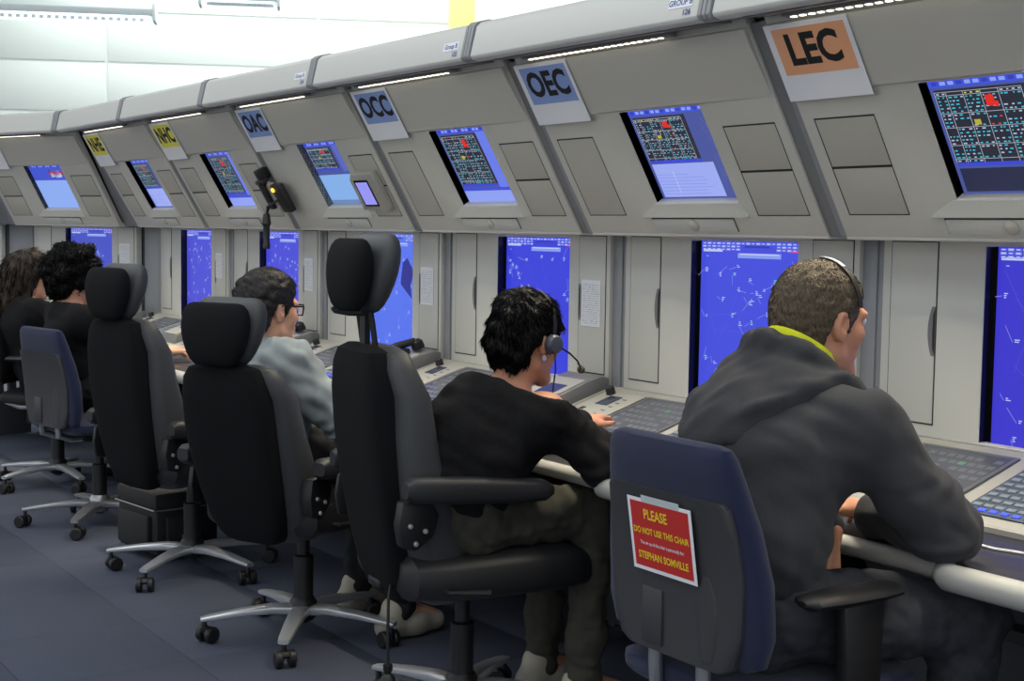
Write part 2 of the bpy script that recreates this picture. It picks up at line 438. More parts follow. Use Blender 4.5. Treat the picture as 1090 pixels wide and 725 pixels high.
def hood_fn(m):     # upper swelling of the slanted face, running out flat towards the right
    rg = []
    for x, k in ((.036, 1), (.62, 1), (.78, .75), (.90, .3), (1.044, .08)):
        rg.append([(x, .404, 0), (x, .404+.008*k, .011*k), (x, SLEN-.05, .013), (x, SLEN-.004, .013), (x, SLEN-.004, 0)])
    m.rings(rg)
def console(label, M, sign=None, gfx='a', seed=1, main_bg=(66, 66, 226), main_dark=False, sticker=None, access='split', phone=False, right_wedge=False):
    t = thing('control_console', label, 'console', group='control consoles in the row', M=M)
    # upper beam
    prof = [(-.43, 1.862), (-.555, 1.838), (-.576, 1.842), (-.582, 1.852), (-.560, 1.942), (-.545, 1.955), (-.51, 1.965), (.40, 1.965), (.40, 1.87)]
    part('beam', 'beam_fairing', lambda m: m.prism(prof, .002, 1.03), 'beam', t, bevel=.004, ang=14.)
    pb = [(y-(.004 if y < -.54 else 0), z+(.004 if z > 1.9 else 0)) for y, z in prof]
    def bands(m):
        for k in range(3): m.prism(pb, 1.032+k*.016, 1.045+k*.016)
    part('bands', 'joint_band', bands, 'band', t, bevel=.002, ang=14.)
    part('soffit', 'soffit', lambda m: m.prism([(-.535, 1.838), (-.43, 1.853), (-.43, 1.863), (-.535, 1.844)], .06, 1.0), 'soffit', t)
    lamp = part('lamp', 'task_light', lambda m: m.bx(.13, .80, -.480, -.450, 1.838, 1.850), 'soffit', t, bevel=.002)
    def leds(m):
        for k in range(22): m.bx(.150+k*.0285, .150+k*.0285+.0145, -.470, -.460, 1.8355, 1.8382)
    part('leds', 'led_strip', leds, 'led', lamp)
    area('task_lamp', (.45, -.465, 1.833), (R(-6), 0, 0), .64, .02, TASK, (1.0, .88, .66), t)
    # slanted overhead panel: frame with the screen opening
    part('over', 'overhead_panel', lambda m: plate_hole(m, .032, 1.048, 0, SLEN+.02, .416, .762, .104, .400, -.03, 0), 'panel', t, bevel=.0025, M=MS)
    part('hood', 'hood', hood_fn, 'panel', t, bevel=.002, M=MS)
    part('overwell', 'display_bezel', lambda m: (m.bx(.405, .773, .094, .411, -.05, -.031), m.bx(.405, .416, .094, .411, -.031, -.002), m.bx(.416, .762, .40, .41, -.031, -.002)), 'black_gloss', t, M=MS)
    link('display', over_gfx(gfx, seed).mesh('display', smooth=False), 'screen', t, M=MS @ Matrix.Translation((.417, .103, -.029)))
    def sill(m):
        a = [(.33, .062), (.785, .062), (.762, .102), (.405, .102)]
        n = len(m.v); m.v += [(x, y, 0) for x, y in a]+[(x, y, .010 if y < .08 else .002) for x, y in a]
        m.f += [(n+4, n+5, n+6, n+7), (n, n+1, n+5, n+4), (n+1, n+2, n+6, n+5), (n+2, n+3, n+7, n+6), (n+3, n, n+4, n+7), (n+3, n+2, n+1, n)]
    part('sill', 'display_sill', sill, 'panel_low', t, M=MS)
    def acc(x0, x1, y0, y1):
        k = (round(x1-x0, 3), round(y1-y0, 3))
        p = part(('acc',)+k, 'access_panel', lambda m: m.bx(0, k[0], 0, k[1], 0, .0018), 'panel_access', t, bevel=.0005, M=MS @ Matrix.Translation((x0, y0, 0)))
        part(('accg',)+k, 'gap_line', lambda m: m.bx(-.004, k[0]+.0016, -.003, k[1]+.004, -.0005, .0012), 'groove', p)
    if access == 'split': acc(.075, .262, .067, .195); acc(.075, .262, .202, .331)
    elif access == 'left': acc(.07, .247, .067, .329)
    acc(.825, 1.013, .065, .194); acc(.825, 1.013, .201, .330)
    tr = part('tray', 'pull_out_tray', lambda m: m.bx(.365, .718, .012, .052, 0, .004), 'panel_low', t, bevel=.001, M=MS)
    part('trayg', 'gap_line', lambda m: m.bx(.362, .721, .0115, .0545, 0, .0012), 'groove', tr)
    part('trayh', 'tray_handle', lambda m: m.lathe([(.0, .001), (.020, .001), (.020, .004), (.013, .009), (.0, .010)], 16, (.545, .034, .003)), 'panel_access', tr)
    # boxed underside and ribs
    part('under', 'underside_lip', lambda m: m.prism([(-.131, 1.327), (-.128, 1.320), (0.04, 1.318), (.04, 1.345), (-.11, 1.345)], .032, 1.048), 'panel', t, bevel=.002)
    x0 = -.034
    part('rib', 'side_rib', lambda m: m.prism([(-.122, 1.326), (-.428, 1.846), (.30, 1.86), (.30, 1.326)], x0, .034), 'rib', t, bevel=.002)
    part('ribstep', 'rib_trim', lambda m: m.prism([(-.127, 1.326), (-.4315, 1.846), (-.40, 1.846), (-.10, 1.326)], .012, .0325), 'post', t)
    part('post', 'post', lambda m: (m.bx(-.04, .042, .014, .04, .80, 1.322), m.bx(-.012, .014, .008, .02, .80, 1.322)), 'post', t, bevel=.002)
    part('body', 'light_block', lambda m: (m.bx(.034, 1.046, .046, .40, .0, 1.87),), 'kick', t)  # unseen box behind the fronts, added to block light
    # front wall with the big screen
    part('front', 'front_panel', lambda m: plate_hole(m, .042, 1.040, .822, 1.322, .360, .812, .828, 1.309, -.04, 0), 'panel_low', t, bevel=.0025, M=MF)
    part('well', 'display_bezel', lambda m: (m.bx(.34, .835, .815, 1.318, -.06, -.034), m.bx(.352, .3605, .82, 1.318, -.036, -.003)), 'black_gloss', t, M=MF)
    link('display', radar_gfx(seed*7+3, main_bg, main_dark).mesh('display', smooth=False), 'screen', t, M=MF @ Matrix.Translation((.372, .816, -.0330)))
    def door(x0, hx, flip):
        d = part('door', 'cabinet_door', lambda m: m.bx(0, .146, .858, 1.316, 0, .0022), 'panel_low', t, bevel=.0006, M=MF @ Matrix.Translation((x0, 0, 0)))
        part('doorg', 'gap_line', lambda m: m.bx(-.002, .1488, .8542, 1.3195, -.0005, .0015), 'groove', d)
        def grip(m):
            pts = [(0, 1.03)]+[(-.022*math.sin(math.pi*(.08+.84*k/10))**.6, 1.03+.125*k/10) for k in range(11)]+[(0, 1.155)]
            m.prism(pts, .0020, .0030, 'z')
        g = part('grip', 'finger_grip', grip, 'desk_side', d, M=Matrix.Translation((hx, 0, 0)) @ (Matrix.Scale(-1, 4, (1, 0, 0)) if flip else Matrix()))
        part('gripd', 'grip_shadow_gap', lambda m: m.prism([(0, 1.035), (-.006, 1.05), (-.007, 1.09), (-.006, 1.135), (0, 1.15)], .0030, .0034, 'z'), 'groove', g)
    door(.072, .146, False); door(.872, 0, True)
    # desk slope with its modules
    part('slope', 'instrument_desk', lambda m: m.prism([(-.345, .716), (-.345, .70), (-.30, .66), (.04, .66), (.04, .822), (-.005, .822)], .004, 1.076), 'desk_panel', t, bevel=.003)
    tf = part('touchf', 'touch_panel', lambda m: plate_hole(m, .228, .515, .022, .318, .240, .503, .032, .308, 0, .006), 'touch_frame', t, bevel=.002, M=MD)
    def tbtn(m):
        for a in range(9):
            for b in range(8):
                if (a*5+b*3) % 7 == 0: continue
                x, y = .252+a*.0275, .044+b*.0325; g = (96, 101, 110) if (a, b) != (5, 6) else (92, 140, 112)
                m.quad((x, y, .0039), (x+.021, y, .0039), (x+.021, y+.017, .0039), (x, y+.017, .0039), g)
    part('tbtn', 'touch_buttons', tbtn, 'print', tf)
    part('touch', 'touch_screen', lambda m: m.bx(.240, .503, .032, .308, 0, .0035), 'touch', tf)
    kp = part('keyp', 'key_panel', lambda m: m.bx(.560, .842, .034, .292, 0, .005), 'key_body', t, bevel=.002, M=MD)
    def keys(m):
        for a in range(9):
            for b in range(8): m.bx(.572+a*.0295, .572+a*.0295+.022, .062+b*.028, .062+b*.028+.013, .005, .0085)
    part('keys', 'keys', keys, 'key_lit', kp, bevel=.001)
    def keysb(m):
        for a in range(9): m.bx(.572+a*.0295, .572+a*.0295+.018, .041, .053, .005, .008)
    part('keysb', 'function_keys', keysb, 'key_blue', kp)
    rm = part('radio', 'radio_module', lambda m: m.bx(.03, .212, .118, .318, 0, .003), 'desk_panel', t, bevel=.001, M=MD)
    part('radiog', 'gap_line', lambda m: m.bx(.0275, .2145, .1155, .3205, -.0005, .001), 'groove', rm)
    part('radiod', 'module_display', lambda m: m.bx(.075, .135, .215, .285, .003, .005), 'lcd', rm, bevel=.0015)
    part('radiok', 'knob', lambda m: m.lathe([(.0, 0), (.016, 0), (.015, .02), (.012, .024), (0, .024)], 14, (.055, .30, .003)), 'black_plastic', rm)
    def slots(m):
        for k in range(5): m.bx(.148, .168, .15+k*.03, .154+k*.03, .0028, .0036)
        m.bx(.05, .072, .165, .185, .0028, .0036); m.bx(.04, .2, .06, .064, .0, .001)
    part('radios', 'switch_slots', slots, 'groove', rm)
    # raised right-hand block
    part('block', 'raised_module', lambda m: m.prism([(-.30, .731), (-.285, .775), (-.10, .842), (-.04, .858), (-.012, .85), (-.012, .80), (-.29, .716)], .868, 1.064), 'desk_side', t, bevel=.004)
    part('blockt', 'module_top', lambda m: m.prism([(-.283, .776), (-.10, .8425), (-.10, .846), (-.285, .7795)], .88, 1.05), 'desk_panel', t)
    part('blockd', 'module_display', lambda m: m.prism([(-.22, .7999), (-.15, .8254), (-.151, .8294), (-.221, .804)], .93, 1.02), 'lcd', t)
    # foot of the unit
    part('sidep', 'support_panel', lambda m: m.prism([(-.60, .655), (-.02, .655), (-.02, 0), (-.30, 0), (-.30, .35), (-.52, .58)], -.016, .016), 'kick', t, bevel=.003)
    part('kick', 'kick_panel', lambda m: (m.bx(.018, 1.06, -.06, -.03, .06, .65), m.bx(.018, 1.06, -.12, -.03, .40, .43)), 'kick', t, bevel=.003)
    if sticker:
        Mk = Matrix.Translation((.96, -.5725, 1.892)) @ Matrix.Rotation(-math.atan2(.022, .09), 4, 'X') @ MF
        s = link('sticker', MB().bx(-.045, .045, -.013, .013, 0, .001).mesh('sticker'), 'paper', t, M=Mk)
        link('lettering', text_mesh(sticker[0], .021, .0004), 'ink_blue', s, M=Matrix.Translation((0, 0, .0014)))
        link('lettering', text_mesh(sticker[1], .021, .0004), 'ink_blue', s, M=Matrix.Translation((.028, -.027, .0014)))
    if sign:
        word, pm, lb = sign
        p = tag(link('paper_sign', MB().bx(.034, .300, .392, .592, 0, .0008).mesh('paper_sign'), 'paper', M=M @ MS @ Matrix.Translation((0, 0, .0158))), lb, 'sign', 'paper position signs on the consoles')
        if pm: link('colour_patch', MB().bx(.055, .286, .460, .580, .0008, .0013).mesh('colour_patch'), pm, p)
        if word: link('lettering', text_mesh(word, .108, .0040, sx=.92), 'ink', p, M=Matrix.Translation((.170, .520, .0016)))
    return t
mat('ink_blue', (70, 84, 150), .7)
TASK = 4.5
def MX(k): return Matrix.Translation(((k-6)*W, 0, 0))
console('console under the orange LEC sign, nearest on the right', MX(6), ('LEC', 'orange_patch', 'white paper sign with black LEC on an orange patch'), 'd', 11, (64, 58, 214), sticker=('GROUP B', '127'))
console('console under the blue OEC sign, left of the man in the hoodie', MX(5), ('OEC', 'blue_patch', 'white paper sign with black OEC on a blue patch'), 'a', 12, (72, 82, 232), sticker=('GROUP B', '126'), access='left')
console('console under the blue OCC sign, behind the woman with the headset', MX(4), ('OCC', 'blue_patch', 'white paper sign with black OCC on a blue patch'), 'c', 13, (58, 66, 228), sticker=('Group B', '125'), access='left')
console('console under the blue OAC sign with a small silver side display', MX(3), ('OAC', 'blue_patch', 'white paper sign with black OAC on a blue patch'), 'b', 14, (92, 122, 250), True, sticker=('Group B', '124'), access='none')
console('console under the larger yellow NHC sign', MX(2), ('NHC', 'yellow_patch', 'white paper sign with black NHC on a yellow patch'), 'c', 15, (70, 74, 224))
console('console under the far small yellow NHE sign', MX(1), ('NHE', 'yellow_patch', 'white paper sign with black NHE on a yellow patch, farthest yellow one'), 'a', 16, (76, 80, 220))
console('console at the right end of the row, past the LEC console', MX(7), None, 'a', 17)
BEND = R(20); PV = Vector((0, -.575, 0))
def bent(Mprev, a): # unit to the left of Mprev, swung towards the operators about the beam joint
    return Mprev @ Matrix.Translation(PV) @ Matrix.Rotation(a, 4, 'Z') @ Matrix.Translation(-PV) @ Matrix.Translation((-W, 0, 0))
MA = bent(MX(1), BEND); MB_ = bent(MA, BEND)
ca = console('angled console at the far left bend, with a plain light blue overhead display', MA, ('', None, 'blank white paper sign on the far left angled console'), 'light', 18, (72, 84, 205))
cb = console('farthest console, cut by the left edge of the picture', MB_, None, 'light', 19)
for c_ in (ca, cb):     # infill of the bend, belongs to the unit on its left
    Mi = Matrix.Translation((W, -.575, 0)) @ Matrix.Rotation(-BEND/2, 4, 'Z') @ Matrix.Translation((0, .575, 0))
    link('corner_panel', MB().bx(-.11, .11, .02, .05, .66, 1.33).mesh('corner_panel', .003), 'post', c_, M=Mi)
    m_ = MB(); n_ = [(-.13, -.10, 1.326), (.13, -.10, 1.326), (.05, -.40, 1.846), (-.05, -.40, 1.846), (-.16, .20, 1.326), (.16, .20, 1.326), (.10, .20, 1.90), (-.10, .20, 1.90)]
    m_.v = n_; m_.f = [(0, 1, 2, 3), (1, 5, 6, 2), (4, 0, 3, 7), (3, 2, 6, 7), (0, 4, 5, 1), (5, 4, 7, 6)]
    link('corner_rib', m_.mesh('corner_rib', .003), 'rib', c_, M=Mi)

# ------------------------------------------------------------------ worktops
def edge_y(u):      # front edge of one bay, set back where the operator sits
    def st(x): x = max(0., min(1., x)); return x*x*(3-2*x)
    return -.672+.042*(st((u-.12)/.10)-st((u-.725)/.05))
def edge_r(u): return .027-.006*(1 if .14 < u < .735 else 0)
def worktop(label, M, n, x0, x1):
    t = thing('worktop', label, 'worktop', M=M, group='worktops along the consoles')
    pts = []
    N = int((x1-x0)/.03)
    for i in range(N+1):
        x = x0+(x1-x0)*i/N; pts.append((x, edge_y((x/W) % 1)))
    obj('tabletop', MB().prism(pts+[(x1, -.30), (x0, -.30)], .668, .70, 'z'), 'desk_top', t, bevel=.0015, ang=30)
    for k in range(n):
        a = max(x0, k*W+.0); b = min(x1, (k+1)*W)
        path = [(a+(b-a)*i/44, edge_y(max(0, min(.9999, (a+(b-a)*i/44)/W-k)))-.012, .682) for i in range(45)]
        path[0] = (a+.002, path[0][1], .682); path[-1] = (b-.002, path[-1][1], .682)
        obj('edge_rail', MB().tube(path, [edge_r(max(0, min(.9999, p[0]/W-k))) for p in path], 14), 'rail', t)
    for k in range(n):
        obj('upstand', MB().prism([(-.351, .701), (-.343, .701), (-.343, .7155), (-.351, .713)], max(x0, k*W+.004), min(x1, (k+1)*W-.004)), 'desk_panel', t)
    return t
worktop('long dark worktop with a pale round edge rail below the straight row of consoles', MX(1), 7, .0, 7*W)
worktop('short dark worktop below the angled console at the far left', MA, 1, .05, W-.05)
worktop('short dark worktop below the console cut by the left edge', MB_, 1, .05, W-.05)

# ------------------------------------------------------------------ chairs
def caster(p, ang, parent, key='c'):
    M = Matrix.Translation(p) @ Matrix.Rotation(ang, 4, 'Z')
    c = part('caster_fork', 'caster', lambda m: (m.prism([(-.004, .052), (.022, .05), (.03, .038), (.022, .03), (-.004, .032)], -.012, .012), m.tube([(0, 0, .03), (0, 0, .075)], .008, 8)), 'black_plastic', parent, bevel=.002, M=M)
    for s in (-1, 1):
        part(('cwheel', s), 'wheel', lambda m: m.lathe([(0, -.011), (.022, -.011), (.027, -.007), (.027, .007), (.022, .011), (0, .011)], 18, (s*.021, .012, .027), Matrix.Rotation(R(90), 3, 'Y')), 'black_plastic', c)
def star_base(t, a0, m_arm, R_=.315, zc=.115):
    obj('hub', MB().lathe([(0, .06), (.034, .06), (.044, .075), (.044, .12), (.034, .135), (0, .135)], 20), 'black_plastic' if m_arm == 'chrome' else m_arm, t)
    for k in range(5):
        a = a0+k*2*math.pi/5
        def arm(m):
            secs = [(.03, .094, .030, .018), (.10, .100, .028, .016), (.2, .094, .025, .012), (.30, .082, .021, .009), (.328, .078, .017, .007)]
            rg = []
            for y, z, w, h in secs:
                rg.append([(w*math.copysign(abs(math.cos(q))**.6, math.cos(q)), y, z+h*math.copysign(abs(math.sin(q))**.6, math.sin(q))) for q in [2*math.pi*i/14 for i in range(14)]])
            m.rings(rg)
        part('starm', 'base_arm', arm, m_arm, t, M=Matrix.Rotation(a-math.pi/2, 4, 'Z'))
        caster((R_*math.cos(a), R_*math.sin(a), 0), a+1.1*((k*37) % 5-2), t)
    obj('column', MB().lathe([(0, .05), (.018, .05), (.018, .12), (.032, .13), (.032, .27), (.02, .275), (.02, .42), (0, .42)], 18), 'black_plastic', t)

def tall_chair(label, loc, heading, base_a, dz=0., head_gap=0., arm_z=0., pump=False, lean=0., back=0.):
    """high-backed operator chair: fabric rear, leather cushion with side bolsters, lobed headrest"""
    t = thing('operator_chair', label, 'chair', loc, heading, 'tall black operator chairs')
    star_base(t, base_a, 'chrome')
    obj('seat_plate', MB().bx(-.10, .10, -.14, .12, .395, .42).bx(-.04, .04, -.26, -.10, .395, .42), 'black_plastic', t, bevel=.006)
    # seat cushion
    secs = []
    for u, w, h, z in ((-.24, .17, .040, .448), (-.22, .215, .062, .445), (-.12, .235, .070, .443), (.05, .24, .072, .446), (.20, .235, .072, .446), (.275, .215, .060, .440), (.305, .18, .036, .432)):
        secs.append([(w*math.copysign(abs(math.cos(q))**.55, math.cos(q)), u, z+h*math.copysign(abs(math.sin(q))**.55, math.sin(q))) for q in [2*math.pi*i/30 for i in range(30)]])
    obj('seat', MB().rings(secs), 'seat_leather', t)
    # back: rear shell and front cushion, rising from z=.38 to 1.03(+dz)
    def spine(z): # y of rear face
        u = (z-.38)/.66; return -.235-back-.095*u-.02*math.sin(u*math.pi)-lean*u
    zs = [.36, .372, .40, .46, .56, .68, .80, .90, .97, 1.005, 1.02]
    fh = [.075, .098, .115, .135, .148, .156, .158, .152, .140, .120, .08]
    fd = [.02, .035, .045, .05, .05, .05, .05, .05, .045, .035, .015]
    S = []
    for z, a, b in zip(zs, fh, fd): S.append((0, spine(z)+.05, z+dz*(z-.36)/.66, a, b, 0, 4.5))
    obj('backrest_shell', MB().loft(S, 36), 'fabric_black', t)
    lh = [.11, .14, .165, .19, .20, .202, .20, .19, .172, .145, .095]
    ld = [.025, .045, .062, .074, .076, .074, .068, .06, .05, .04, .02]
    S = []
    for z, a, b in zip(zs, lh, ld): lo_ = max(0., min(1., (.80-z)/.35)); S.append((0, spine(z)+.122+.022*lo_-(.022 if z > .95 else 0), z+dz*(z-.36)/.66-.004, a, b+.022*lo_, 0, 3.2))
    obj('backrest_cushion', MB().loft(S, 40), 'leather', t)
    # headrest
    zb = 1.012+dz+head_gap+(.023 if head_gap else 0); yh = spine(1.02)+.03
    hs, hl = [], []
    for i in range(11):
        q = math.pi*i/10; u = .098-.098*math.cos(q); rd = max(.10, math.sin(q)**.75)
        w_ = (.118+.022*math.sin(min(1., u/.15)*math.pi/2))*(.45+.55*max(.1, math.sin(q))**.5)
        hs.append((0, yh-.022+u*.05, zb+.004+u*.95, w_*(.80+.8*u), .040*rd, 0, 2.5)); hl.append((0, yh+.030+u*.16, zb+.002+u*1.03, w_*(.82+.9*u), (.040+.07*u)*rd, 0, 2.4))
    hm = [MB().loft(hl, 40), MB().loft(hs, 36)]
    h = obj('headrest', hm[0], 'leather', t)
    obj('headrest_back', hm[1], 'fabric_black', h)
    for s in (-1, 1): obj('headrest_post', MB().tube([(s*.045, yh+.02, zb+.03), (s*.045, yh+.03, zb-.02), (s*.045, yh+.045, zb-.06-head_gap)], .008, 8), 'black_plastic', t)
    if head_gap > .03: obj('headrest_guide', MB().bx(-.018, .018, yh+.02, yh+.035, zb-.06-head_gap, zb+.02), 'black_plastic', t)
    if head_gap > .03: obj('headrest_seam', MB().tube([(-.11, yh-.02, zb+.004), (-.05, yh-.035, zb+.001), (.05, yh-.035, zb+.001), (.11, yh-.02, zb+.004)], .006, 8), 'fabric_black', h)
    # armrests with brackets on the back
    for s in (-1, 1):
        S2 = []
        for u, w, hh in ((-.21, .022, .012), (-.19, .03, .02), (-.05, .032, .021), (.10, .034, .02), (.17, .032, .017), (.195, .018, .008)):
            S2.append([(s*.262+w*math.copysign(abs(math.cos(q))**.6, math.cos(q)), u-.07, .682+arm_z-u*.06+hh*1.6*math.copysign(abs(math.sin(q))**.6, math.sin(q))) for q in [2*math.pi*i/20 for i in range(20)]])
        a = obj('armrest', MB().rings(S2), 'seat_leather', t)
        obj('arm_bracket', MB().prism([(y_, z_+arm_z) for y_, z_ in ((-.275, .66), (-.20, .665), (-.175, .62), (-.19, .57), (-.235, .535), (-.275, .545), (-.285, .60))], s*.208-.012, s*.208+.03*s), 'black_plastic', a, bevel=.006)
        for by, bz in ((-.255, .60), (-.215, .585), (-.24, .555)):
            obj('bolt', MB().lathe([(0, 0), (.007, 0), (.006, .004), (0, .005)], 10, (s*.239, by, bz+arm_z), Matrix.Rotation(R(90*s), 3, 'Y')), 'chrome', a)
    obj('lever', MB().tube([(.1, -.18, .43), (.25, -.15, .425), (.275, -.05, .42)], [.006, .006, .009], 8), 'black_plastic', t)
    if pump:
        p = obj('pump_hose', MB().tube([(.10, -.25, .42), (.16, -.28, .40), (.17, -.285, .32), (.172, -.285, .235)], .004, 8), 'black_plastic', t)
        obj('pump_bulb', MB().lathe([(0, .12), (.012, .125), (.024, .15), (.026, .175), (.018, .205), (.008, .215), (.012, .225), (.012, .238), (0, .24)], 16, (.172, -.285, 0)), 'black_plastic', p)
    return t
tall_chair('tall black operator chair with its headrest raised on two bare posts', (-.62, -.87, 0), R(-7), R(60), .015, .065, pump=True, back=.015)
tall_chair('tall black operator chair under the man in the light grey shirt', (-1.55, -.90, 0), R(28), R(80), -.095, 0., arm_z=-.08, lean=.06, back=.06)
tall_chair('empty tall black operator chair beside the black bag', (-2.56, -.89, 0), R(15), R(76), -.025, .0, arm_z=-.09, back=.05)

def task_chair(label, loc, heading, base_a, fabric='blue_fabric', metal='silver', arms=True, drop=0.):
    """lower office chair: padded back with rear shell, bent flat bars under the seat, star base"""
    t = thing('office_chair', label, 'chair', loc, heading, 'office chairs with chrome bases')
    star_base(t, base_a, metal)
    obj('mechanism', MB().bx(-.09, .09, -.12, .12, .39, .425), 'black_plastic', t, bevel=.008)
    secs = []
    for u, w, h, z in ((-.22, .18, .02, .465), (-.20, .21, .034, .463), (-.08, .225, .038, .460), (.08, .225, .038, .463), (.19, .215, .036, .457), (.225, .18, .02, .445)):
        secs.append([(w*math.copysign(abs(math.cos(q))**.55, math.cos(q)), u, z+h*math.copysign(abs(math.sin(q))**.55, math.sin(q))) for q in [2*math.pi*i/28 for i in range(28)]])
    obj('seat', MB().rings(secs), fabric, t)
    zs = [.53, .545, .60, .70, .80, .88, .925, .942, .948]
    hw = [.175, .208, .225, .222, .204, .184, .173, .163, .145]
    hd = [.012, .026, .032, .034, .032, .03, .026, .018, .008]
    def ys(z): u = (z-.53)/.42; return -.215-.055*u-.035*math.sin(min(1, u*1.1)*math.pi)*-.5
    obj('backrest', MB().loft([(0, ys(z), z, a, b, 0, 4) for z, a, b in zip(zs, hw, hd)], 36), fabric, t, loc=(0, 0, -drop))
    sh = obj('rear_shell', MB().loft([(0, ys(z)-.028, z, a*.90, .013, 0, 5) for z, a in zip([.522, .535, .60, .70, .78, .835, .845], [.15, .18, .205, .212, .203, .193, .18])], 36), 'grey_shell', t, loc=(0, 0, -drop))
    obj('height_slide', MB().bx(-.085, -.025, ys(.6)-.047, ys(.6)-.038, .535, .645), 'grey_shell', sh, bevel=.003)
    obj('lumbar_ridge', MB().loft([(.10, ys(z)-.039, z, a, .006, 0, 2.2) for z, a in ((.54, .018), (.6, .03), (.66, .028), (.70, .008))], 14), 'grey_shell', sh)
    for s in (-1, 1):
        obj('back_bar', MB().tube([(s*.07, ys(.6)-.02, .60), (s*.07, ys(.53)-.02, .50), (s*.07, -.23, .425), (s*.065, -.17, .405), (s*.05, -.05, .405)], .015, 10), metal, t)
    if arms:
        for s in (-1, 1):
            S2 = []
            for u, w, hh in ((-.125, .012, .006), (-.11, .034, .014), (-.04, .042, .017), (.05, .042, .017), (.11, .034, .014), (.13, .012, .006)):
                S2.append([(s*.24+w*math.cos(q), u-.03, .665+hh*math.sin(q)) for q in [2*math.pi*i/18 for i in range(18)]])
            a = obj('armrest', MB().rings(S2), 'black_plastic', t)
            obj('arm_post', MB().prism([(-.06, .655), (.05, .655), (.045, .44), (.0, .41), (-.04, .43)], s*.24-.016, s*.24+.016), 'black_plastic', a, bevel=.008)
            obj('arm_strut', MB().bx(min(s*.08, s*.25), max(s*.08, s*.25), -.035, .035, .405, .422), 'black_plastic', a, bevel=.004)
    return t, ys
fch, ysf = task_chair('blue office chair with a red notice taped to its back', (.545, -.87, 0), R(0), R(50))
task_chair('blue office chair without a notice, behind the woman with short curly black hair', (-3.60, -.92, 0), R(12), R(-120), arms=False, drop=.06)
task_chair('dark office chair at the far left edge, under the woman with long brown hair', (-4.66, -.80, 0), R(-40), R(-100), 'seat_black', 'chrome')

# red notice on the blue chair
zt = .72
Mn = Matrix.Translation((.535, -.87+ysf(.75)-.050, .750)) @ Matrix.Rotation(R(9), 4, 'X') @ MF
nt_ = tag(link('notice', MB().bx(-.093, .093, -.073, .073, 0, .001).mesh('notice'), 'paper', M=Mn), 'white bordered red notice PLEASE DO NOT USE THIS CHAIR on the blue chair back', 'notice')
link('red_field', MB().bx(-.085, .085, -.065, .066, .001, .0014).mesh('red_field'), 'red_print', nt_)
for s_, sz, y, mm, b_ in (('PLEASE', .028, .042, 'yellow_ink', .0006), ('DO NOT USE THIS CHAIR', .0175, .008, 'yellow_ink', .0004), ('The set up of this chair is personally for:', .0098, -.016, 'paper', .0001), ('STEPHAN SOMVILLE', .0205, -.042, 'yellow_ink', .0005)):
    link('lettering', text_mesh(s_, sz, b_, sx=.80), mm, nt_, M=Matrix.Translation((0 if s_ != 'PLEASE' else -.012, y, .0018)))
link('tape', MB().bx(-.05, .06, .062, .08, .0004, .0012).mesh('tape'), 'lens', nt_)

# ------------------------------------------------------------------ small things on the consoles
def paper_notice(M, x, z, w, h, label, seed):
    p = tag(link('paper_notice', MB().bx(0, w, 0, h, 0, .0008).mesh('paper_notice'), 'paper_grey', M=M @ MF @ Matrix.Translation((x, z, .0036))), label, 'paper', 'printed sheets taped to the cabinet doors')
    r = random.Random(seed); m = MB()
    for i in range(18):
        y = h*(.06+.88*i/18); xx = w*.08
        while xx < w*.9:
            l = w*(.04+.12*r.random()); c = 165+int(r.random()*45)
            m.quad((xx, y, .0012), (min(xx+l, w*.93), y, .0012), (min(xx+l, w*.93), y+h*.018, .0012), (xx, y+h*.018, .0012), (c, c, c+8)); xx += l+w*.04
    link('print', m.mesh('print', smooth=False), 'print', p)
paper_notice(MX(4), .890, 1.013, .106, .156, 'printed sheet on the door between the OCC and OEC screens', 1)
paper_notice(MX(3), .885, 1.030, .100, .150, 'printed sheet on the door right of the pale blue radar screen', 2)
paper_notice(MX(2), .885, 1.040, .090, .150, 'printed sheet on the door behind the seated man with glasses', 3)
paper_notice(MX(1), .885, 1.060, .090, .130, 'small printed sheet on the far door left of the man with glasses', 4)
paper_notice(MA, .885, 1.080, .100, .140, 'printed sheet beside the far left angled screen', 5)
paper_notice(MB_, .885, 1.060, .110, .160, 'printed sheet at the very left edge of the picture', 6)

def handset(loc, rz, label):
    t = thing('telephone_handset', label, 'telephone', loc, rz, 'telephone handsets on the desks')
    obj('grip', MB().tube([(0, -.10, .030), (0, -.05, .040), (0, .02, .042), (0, .10, .034)], [.014, .016, .016, .014], 12), 'black_plastic', t)
    for y in (-.105, .105):
        obj('ear_piece' if y > 0 else 'mouth_piece', MB().lathe([(0, 0), (.024, 0), (.027, .008), (.024, .03), (.012, .04), (0, .04)], 16, (0, y, 0)), 'black_plastic', t)
    obj('cradle', MB().bx(-.03, .03, -.06, .06, 0, .022), 'black_plastic', t, bevel=.005)
    obj('cord', MB().tube([(.0, -.12, .012), (.01, -.15, .003), (.05, -.19, -.012), (.06, -.24, -.03)], .0035, 6), 'wire', t)
def on_block(k, x): return ((k-6)*W+x, -.165, .824)
for k_, lb in ((3, 'black telephone handset right of the pale blue radar screen'), (2, 'black telephone handset in front of the man with glasses')):
    handset(on_block(k_, .97), R(-8), lb)
    bpy.data.objects['telephone_handset' if k_ == 3 else 'telephone_handset.001'].rotation_euler = (R(20), 0, R(-8))

